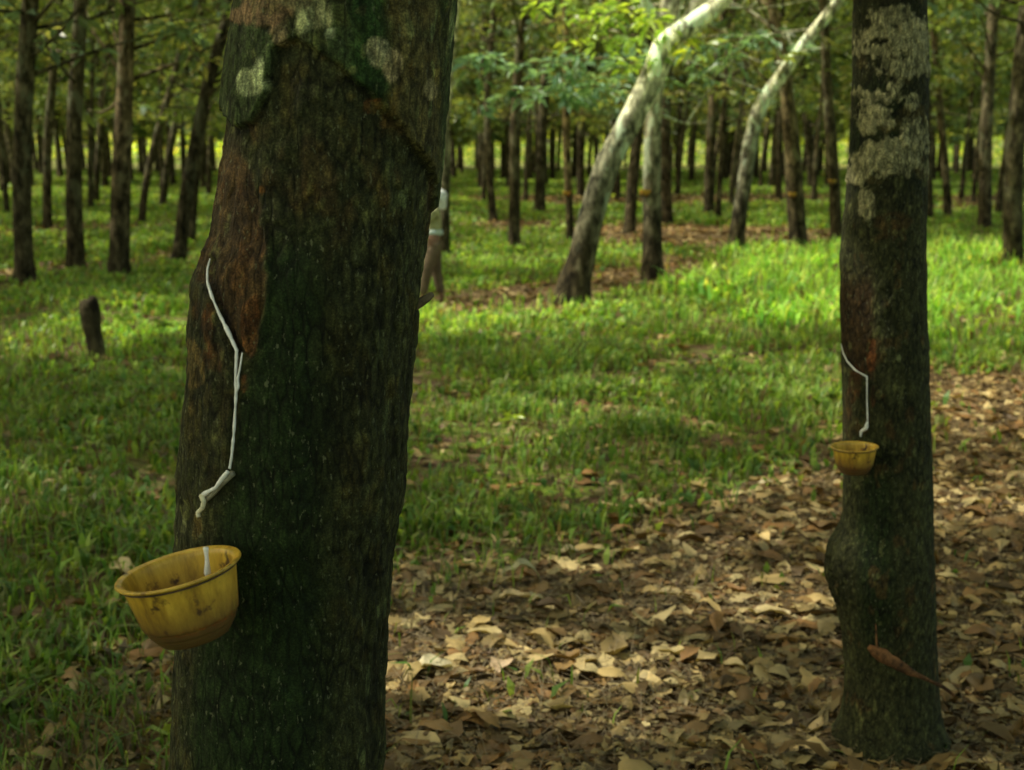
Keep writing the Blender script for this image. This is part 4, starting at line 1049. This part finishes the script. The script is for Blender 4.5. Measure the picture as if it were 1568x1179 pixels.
# ------------------------------------------------------------------ leaf litter: curled dead leaves
def dead_leaves(x, y, L, curl=1.0, lift=0.0, dark=1.0):
    n = len(x); W = L * rng.uniform(0.3, 0.5, n)
    nu_, nv = 6, 3
    s = np.linspace(0, 1, nu_)[None, :, None]; t = np.linspace(-1, 1, nv)[None, None, :]
    prof = (np.sin(np.pi * np.clip(s, 0.0, 1) ** 0.85) ** 0.6) + 0.04
    prof = prof * (1 + 0.22 * rng.normal(0, 1, (n, nu_, 1)))
    lx = (s - 0.5) * L[:, None, None] + 0 * t
    ly = prof * t * W[:, None, None] * 0.5
    k1 = rng.normal(-0.2, 0.9, n)[:, None, None] * curl; k2 = rng.normal(0.1, 0.9, n)[:, None, None] * curl
    ph = rng.uniform(0, 6.28, n)[:, None, None]
    lz = k1 * (s - 0.5) ** 2 * L[:, None, None] * 0.55 + k2 * t ** 2 * W[:, None, None] * 0.22 + 0.05 * L[:, None, None] * np.sin(s * 8 + ph + t * 1.3)
    P = np.stack([lx, ly, lz], -1).reshape(n, -1, 3)
    az = rng.uniform(0, 2 * math.pi, n); rx = rng.normal(0, 0.11, n); ry = rng.normal(0, 0.10, n)
    ca, sa = np.cos(az), np.sin(az)
    Y1 = P[..., 1] * np.cos(rx)[:, None] - P[..., 2] * np.sin(rx)[:, None]; Z1 = P[..., 1] * np.sin(rx)[:, None] + P[..., 2] * np.cos(rx)[:, None]
    X2 = P[..., 0] * np.cos(ry)[:, None] + Z1 * np.sin(ry)[:, None]; Z2 = -P[..., 0] * np.sin(ry)[:, None] + Z1 * np.cos(ry)[:, None]
    X3 = X2 * ca[:, None] - Y1 * sa[:, None]; Y3 = X2 * sa[:, None] + Y1 * ca[:, None]
    Z2 = Z2 - Z2.min(1, keepdims=True) * rng.uniform(0.55, 1.0, (n, 1))
    Z3 = Z2 + (terrain(x, y) + 0.002 + lift * rng.random(n))[:, None]
    V = np.stack([X3 + x[:, None], Y3 + y[:, None], Z3], -1).reshape(-1, 3)
    base_i = (np.arange(n) * nu_ * nv)[:, None, None]
    g_ = np.arange(nu_ * nv).reshape(nu_, nv)
    q = np.stack([g_[:-1, :-1], g_[:-1, 1:], g_[1:, 1:], g_[1:, :-1]], -1).reshape(1, -1, 4)
    Q = (q + base_i).reshape(-1, 4)
    pal = np.array([(0.30, 0.25, 0.13), (0.40, 0.36, 0.22), (0.17, 0.12, 0.055), (0.20, 0.125, 0.055), (0.38, 0.35, 0.22), (0.10, 0.07, 0.035), (0.46, 0.40, 0.24)])
    c = pal[rng.choice(len(pal), n, p=[.2, .12, .2, .16, .1, .18, .04])] * rng.uniform(0.6, 1.35, (n, 1)) * dark * np.array([1.20, 1.03, 0.78])
    c = np.repeat(c, nu_ * nv, 0).reshape(n, nu_, nv, 3); c[:, :, 1, :] *= 0.8
    return V, Q, c.reshape(-1, 3)
x1, y1 = ground_samples(60000, 3.3, 12, 0.9, 1.25)
m1 = soft_litter(x1, y1); k = rng.random(len(x1)) < np.where(m1 > 0.8, 0.42 + 0.3 * fbm(x1 * 2.5, y1 * 2.5, 0, 2, 91), np.where(m1 > 0.3, 0.3, 0.05)); x1, y1 = x1[k], y1[k]
x2, y2 = ground_samples(42000, 11, 75, 1.3, 1.25)
m2 = soft_litter(x2, y2); k = rng.random(len(x2)) < np.where(m2 > 0.8, 0.85, 0.05); x2, y2 = x2[k], y2[k]
xm, ym = ground_samples(75000, 3.3, 13, 0.9, 1.25); mm = soft_litter(xm, ym); k = rng.random(len(xm)) < np.where(mm > 0.8, 0.85, np.where(mm > 0.3, 0.4, 0.04)); xm, ym = xm[k], ym[k]
G = Geo()
Lm = rng.uniform(0.015, 0.05, len(xm)); V, Q, c = dead_leaves(xm, ym, Lm, 1.0, 0.03, 0.55); G.add(V, Q, c)
L1 = np.where(rng.random(len(x1)) < 0.2, rng.uniform(0.11, 0.18, len(x1)), np.exp(rng.normal(-2.75, 0.4, len(x1))).clip(0.025, 0.12)); V, Q, c = dead_leaves(x1, y1, L1, 1.0, 0.018); G.add(V, Q, c)
L2 = rng.uniform(0.10, 0.2, len(x2)) * np.maximum(y2 / 18, 1) ** 0.5; V, Q, c = dead_leaves(x2, y2, L2, 1.0, 0.02); G.add(V, Q, c)
tag(obj('leaf_litter', G.mesh('leaf_litter'), M['litter']), 'curled brown and grey dead leaves covering the bare strips', 'leaf litter', kind='stuff')
print('grass', n, 'litter', len(x1), len(x2))

# fine stalks among the litter (petioles): part of the litter layer
xs, ys = ground_samples(22000, 3.4, 11, 0.9, 1.2); k = litter_mask(xs, ys) > 0.4; xs, ys = xs[k], ys[k]; n = len(xs)
az = rng.uniform(0, math.pi * 2, n); Ls = rng.uniform(0.08, 0.22, n); d = np.stack([np.cos(az), np.sin(az), rng.normal(0, .12, n)], 1); sd = np.stack([-np.sin(az), np.cos(az), 0 * az], 1) * 0.0012
a = np.stack([xs, ys, terrain(xs, ys) + 0.012 + rng.random(n) * 0.02], 1); b = a + d * (Ls / 2)[:, None] + np.array([0, 0, 1]) * (rng.random(n) * 0.012)[:, None]; e = a + d * Ls[:, None]
V = np.stack([a - sd, a + sd, b + sd, b - sd, e - sd, e + sd], 1).reshape(-1, 3); i0 = np.arange(n)[:, None] * 6
tag(obj('stalk_litter', np_mesh('stalk_litter', V, np.concatenate([i0 + [0, 1, 2, 3], i0 + [3, 2, 5, 4]]), np.tile([.22, .17, .1], (len(V), 1)), False), M['litter']), 'fine dry leaf stalks strewn over the dead leaves', 'leaf stalks', kind='stuff')

# ------------------------------------------------------------------ single things on the ground
def ground_stick(pts, w_px, label, name='twig', mat='twig', group=None, z=0.02, cat='twig'):
    P = []
    for k, pt in enumerate(pts):
        u, v = pt[:2]; g = ground(u, v); g[2] = z + (pt[2] if len(pt) > 2 else 0) + float(terrain(g[0], g[1])); P.append(g)
    P = smooth_path(P, 14); b = P[0].copy(); wd = w_px * 0.5 * b[1] / F
    V, Q = tube(P - b, np.linspace(wd, wd * 0.45, 14) * (1 + 0.2 * fbm(np.arange(14) * .8, 0, 0, 2, 9)), 8, 0.2, 4, freq=20)
    o = obj(name, np_mesh(name, V, Q), M[mat], None, b); tag(o, label, cat, group); return o
GT = 'dead twigs lying on the plantation floor'
for pts, wpx, lab in [
    ([(878, 586), (920, 598), (960, 612), (1000, 620)], 5, "long thin dark twig lying in the mid grass"),
    ([(1012, 538), (1045, 548), (1085, 556)], 5, "dark twig in the grass below the straight cup tree"),
    ([(1055, 556), (1120, 546), (1200, 538), (1270, 532)], 6, "long low branch in the grass reaching to the near right trunk"),
    ([(1000, 946), (1035, 936), (1072, 922)], 7, "dark stick on the litter left of the near right trunk"),
    ([(1175, 975), (1210, 950), (1245, 920)], 5, "thin stick pointing at the near right trunk's burl"),
    ([(648, 905), (652, 940), (650, 975), (700, 1000)], 8, "crooked pale stick on the litter beside the huge trunk"),
    ([(722, 960), (738, 985), (752, 1012)], 7, "short greenish stick on the litter near the bottom"),
    ([(735, 1045), (748, 1020), (756, 998)], 8, "short dark stick standing up from the litter at the bottom"),
    ([(882, 925), (900, 945), (912, 968)], 6, "small pale stick in the middle of the litter"),
    ([(1108, 1100), (1180, 1082), (1240, 1090)], 8, "brown stick low on the litter left of the near right trunk's foot"),
    ([(1000, 1020), (1060, 1006), (1130, 1012)], 4, "hair thin twig across the lower litter")]:
    ground_stick(pts, wpx, lab, group=GT)
# reddish dead branch leaning across the foot of the right trunk
Yb = D_R - 0.22
P = smooth_path([at(1330, 990, Yb), at(1350, 1004, Yb - .01), at(1385, 1024, Yb - .03), at(1425, 1043, Yb - .04), at(1450, 1056, Yb - .04), at(1462, 1066, Yb - .05)], 30)
P[:, 2] = np.maximum(P[:, 2], 0.03); b = P[-1].copy(); rr = np.interp(np.linspace(0, 1, 30), [0, .06, .15, .35, .5, 1], [.007, .014, .020, .019, .009, .004])
G = Geo(); G.add(*tube(P - b, rr, 12, 0.45, 6, freq=30))
pp = P[3]
G.add(*tube(smooth_path([pp, pp + [-0.004, 0.0, 0.04], pp + [-0.008, 0, 0.09]], 8) - b, np.linspace(0.004, 0.0015, 8), 7))
tag(obj('fallen_branch', G.mesh('fallen_branch'), M['red_wood'], None, b), 'reddish rotten branch leaning across the foot of the near right trunk', 'branch')

# big curled leaf
def curled(u, v, L, W, arch, az, label, colr, name='dead_leaf'):
    g = ground(u, v); g[2] = float(terrain(g[0], g[1])) + 0.012
    s = np.linspace(0, 1, 22)[:, None]; t = np.linspace(-1, 1, 9)[None]
    ang = (s - 0.35) * arch; R = L / max(arch, 1e-3)
    X = R * np.sin(ang) + 0 * t; Z = R * (np.cos(ang)) + 0 * t
    X = np.where(s < 0.35, (s - 0.35) * L, X); Z = np.where(s < 0.35, R + 0 * t - (0.35 - s) ** 1.3 * L * 0.9 + 0.04 * np.sin(s * 20) * L, Z)
    Yl = t * W * 0.5 * (np.sin(np.pi * np.clip(s, .02, .98)) ** 0.6) + 0.006 * np.sin(s * 14)
    Z = Z + 0.012 * t ** 2 + 0.004 * np.sin(t * 9 + s * 12)
    P = np.stack([X, Yl, Z], -1); P[..., 2] -= P[..., 2].min()
    P = P.reshape(-1, 3); ca, sa = math.cos(az), math.sin(az); P = np.stack([P[:, 0] * ca - P[:, 1] * sa, P[:, 0] * sa + P[:, 1] * ca, P[:, 2]], 1)
    idx = np.arange(22 * 9).reshape(22, 9); Q = np.stack([idx[:-1, :-1], idx[:-1, 1:], idx[1:, 1:], idx[1:, :-1]], -1).reshape(-1, 4)
    c = np.tile(colr, (len(P), 1)) * (1 + 0.25 * fbm(P[:, 0] * 60, P[:, 1] * 60, 0, 3, 5))[:, None]
    tag(obj(name, np_mesh(name, P, Q, c), M['litter'], None, g), label, 'leaf', 'big dead leaves on the litter')
curled(796, 906, 0.22, 0.085, 2.6, 0.15, "big pale leaf curled into an arch on the litter edge", (0.36, 0.34, 0.2))
curled(815, 935, 0.10, 0.075, 1.0, 0.5, "round tan leaf just below the arched leaf", (0.36, 0.3, 0.16))
curled(775, 935, 0.16, 0.06, 0.5, 0.05, "long flat tan leaf left of the round one", (0.36, 0.28, 0.14))
curled(868, 858, 0.14, 0.07, 1.6, 0.2, "pale humped leaf where the litter meets the grass", (0.4, 0.33, 0.19))
curled(766, 1038, 0.12, 0.09, 1.4, 1.4, "pink tan sunlit leaf standing up near the bottom", (0.5, 0.36, 0.22))
curled(650, 1040, 0.16, 0.09, 0.7, 0.1, "bright cream leaf beside the huge trunk at the bottom", (0.52, 0.45, 0.28))
curled(1170, 746, 0.11, 0.07, 0.8, 0.3, "pale sunlit leaf left of the small yellow cup", (0.48, 0.4, 0.25))

# bright seedling in the grass
def seedling(u, v, h_, label, cols, n=7, sz=0.1):
    g = ground(u, v); G = Geo()
    V, Q = tube(smooth_path([(0, 0, -0.01), (0.01, 0, h_ * .5), (0, 0.01, h_)], 6), np.linspace(.004, .002, 6), 6)
    root = empty('seedling', g); tag(root, label, 'seedling', 'seedlings in the grass')
    obj('stem', np_mesh('stem', V, Q), M['twig'], root)
    az = np.arange(n) * 2.4; D = np.stack([np.cos(az), np.sin(az), rng.uniform(-.1, .6, n)], 1); D /= np.linalg.norm(D, axis=1, keepdims=True)
    V, Q, c = leaflets(np.tile([0, 0, h_], (n, 1)) - np.array([0, 0, 1]) * rng.uniform(0, .05, (n, 1)), D, np.full(n, sz), np.full(n, sz * .4), np.tile(cols, (n, 1)))
    obj('leaves', np_mesh('leaves', V, Q, c, False), M['leaf'], root)
seedling(786, 668, 0.16, "bright yellow green seedling in the middle grass", (0.34, 0.46, 0.03), 6, 0.09)
seedling(1120, 730, 0.07, "tiny dark seedling where grass meets litter", (0.05, 0.09, 0.02), 6, 0.07)
seedling(925, 905, 0.07, "tiny green sprout in the middle of the litter", (0.07, 0.14, 0.03), 5, 0.06)
seedling(250, 525, 0.2, "leafy seedling in the sunlit grass left of the huge trunk", (0.14, 0.24, 0.03), 12, 0.13)
seedling(190, 515, 0.2, "leafy seedling beside the short stump", (0.14, 0.24, 0.03), 12, 0.13)

# ------------------------------------------------------------------ person behind the huge trunk
def skin_mesh(name, joints, edges, mat, parent, sub=2):
    me = bpy.data.meshes.new(name); me.from_pydata([j[0] for j in joints], edges, [])
    o = obj(name, me, mat, parent)
    sk = o.modifiers.new('skin', 'SKIN'); sk.use_smooth_shade = True
    for k, j in enumerate(joints):
        r = j[1]; me.skin_vertices[0].data[k].radius = (r, r) if not isinstance(r, tuple) else r
        me.skin_vertices[0].data[k].use_root = (k == 0)
    sm = o.modifiers.new('sub', 'SUBSURF'); sm.levels = sub; sm.render_levels = sub
    return o
Yp = 16.0; hip = at(664, 362, Yp)
pr_ = empty('person', (hip[0], Yp, 0)); tag(pr_, "person in white headcloth, pale shirt and brown trousers half hidden behind the huge trunk", 'person')
pr_.scale = (0.95, 0.95, 0.95)
# local frame: -x is the way the person faces
J = [((0, 0, .82), .10), ((.0, 0, .97), .095), ((-.01, 0, 1.10), .10), ((.005, 0, 1.20), .075), ((.03, 0, 1.265), .045), ((.035, 0, 1.31), .05), ((.04, 0, 1.38), .078), ((.04, 0, 1.43), .06),
     ((.0, .085, .76), .082), ((.02, .09, .44), .052), ((.09, .09, .10), .035), ((.10, .09, .04), .034), ((-.04, .09, .02), .025),
     ((.0, -.085, .76), .082), ((-.08, -.09, .44), .052), ((-.15, -.09, .10), .035), ((-.15, -.09, .04), .034), ((-.29, -.09, .02), .025),
     ((0, .14, 1.20), .045), ((-.10, .19, 1.03), .036), ((-.29, .13, 1.10), .027), ((-.35, .11, 1.12), .02),
     ((0, -.14, 1.20), .045), ((-.12, -.19, 1.02), .036), ((-.30, -.12, 1.16), .027), ((-.36, -.09, 1.19), .02)]
E = [(0, 1), (1, 2), (2, 3), (3, 4), (4, 5), (5, 6), (6, 7), (0, 8), (8, 9), (9, 10), (10, 11), (11, 12), (0, 13), (13, 14), (14, 15), (15, 16), (16, 17), (3, 18), (18, 19), (19, 20), (20, 21), (3, 22), (22, 23), (23, 24), (24, 25)]
# nose, chin and fingers grow from the same body
k0 = len(J); J += [((-.05, 0, 1.375), .016), ((-.02, 0, 1.325), .03)]; E += [(6, k0), (5, k0 + 1)]
for wrist, sgn in ((21, 1), (25, -1)):
    wx, wy, wz = J[wrist][0]
    for q_, (dy, dz, ln) in enumerate([(.022, .01, .07), (.008, .014, .08), (-.008, .012, .075), (-.022, .004, .06), (.03 * sgn, -.02, .045)]):
        a_ = len(J); J += [((wx - .03, wy + dy, wz + dz), .009), ((wx - .03 - ln * .55, wy + dy * 1.2, wz + dz - .008), .008), ((wx - .03 - ln * .9, wy + dy * 1.1, wz + dz - .03), .006)]
        E += [(wrist, a_), (a_, a_ + 1), (a_ + 1, a_ + 2)]
skin_mesh('body', J, E, M['skin'], pr_)
skin_mesh('shirt', [((0, 0, .90), .118), ((0, 0, 1.0), .115), ((-.008, 0, 1.10), .122), ((.005, 0, 1.20), .095), ((.015, 0, 1.245), .06), ((0, .14, 1.205), .06), ((-.085, .18, 1.06), .05), ((0, -.14, 1.205), .06), ((-.10, -.18, 1.05), .05)],
          [(0, 1), (1, 2), (2, 3), (3, 4), (3, 5), (5, 6), (3, 7), (7, 8)], M['shirt'], pr_)
skin_mesh('sash', [((0, 0, .87), .134), ((0, 0, .92), .136), ((0, 0, .98), .126)], [(0, 1), (1, 2)], M['sash'], pr_)
skin_mesh('trousers', [((0, 0, .86), .125), ((0, 0, .80), .125), ((.0, .08, .72), .108), ((.02, .09, .44), .08), ((.085, .09, .12), .062), ((.0, -.08, .72), .108), ((-.08, -.09, .44), .08), ((-.145, -.09, .12), .062)],
          [(0, 1), (1, 2), (2, 3), (3, 4), (1, 5), (5, 6), (6, 7)], M['trousers'], pr_)
hz = np.array([(-.165, .03), (-.15, .055), (-.10, .075), (-.05, .098), (0, .112), (.05, .104), (.085, .075), (.105, .04), (.112, .002)]); hz = smooth_path(np.c_[hz[:, 0], hz[:, 1], hz[:, 0] * 0], 24)
A = np.linspace(0, 2 * math.pi, 24, endpoint=False); rr = hz[:, 1][:, None] * (1 + 0.06 * np.sin(3 * A + hz[:, 0][:, None] * 40))
V = np.stack([0.062 + rr * np.cos(A) + np.maximum(-hz[:, 0][:, None], 0) * 0.25, rr * np.sin(A), np.repeat(1.372 + hz[:, 0][:, None], 24, 1)], -1); idx = np.arange(24 * 24).reshape(24, 24); r1 = np.roll(idx, -1, 1)
obj('headcloth', np_mesh('headcloth', V, np.stack([idx[:-1], r1[:-1], r1[1:], idx[1:]], -1).reshape(-1, 4)), M['white_cloth'], pr_)
for s_ in (-1, 1):
    skin_mesh('eye', [((-.038, .03 * s_, 1.39), .009), ((-.04, .034 * s_, 1.39), .008)], [(0, 1)], M['hair'], pr_, 1)
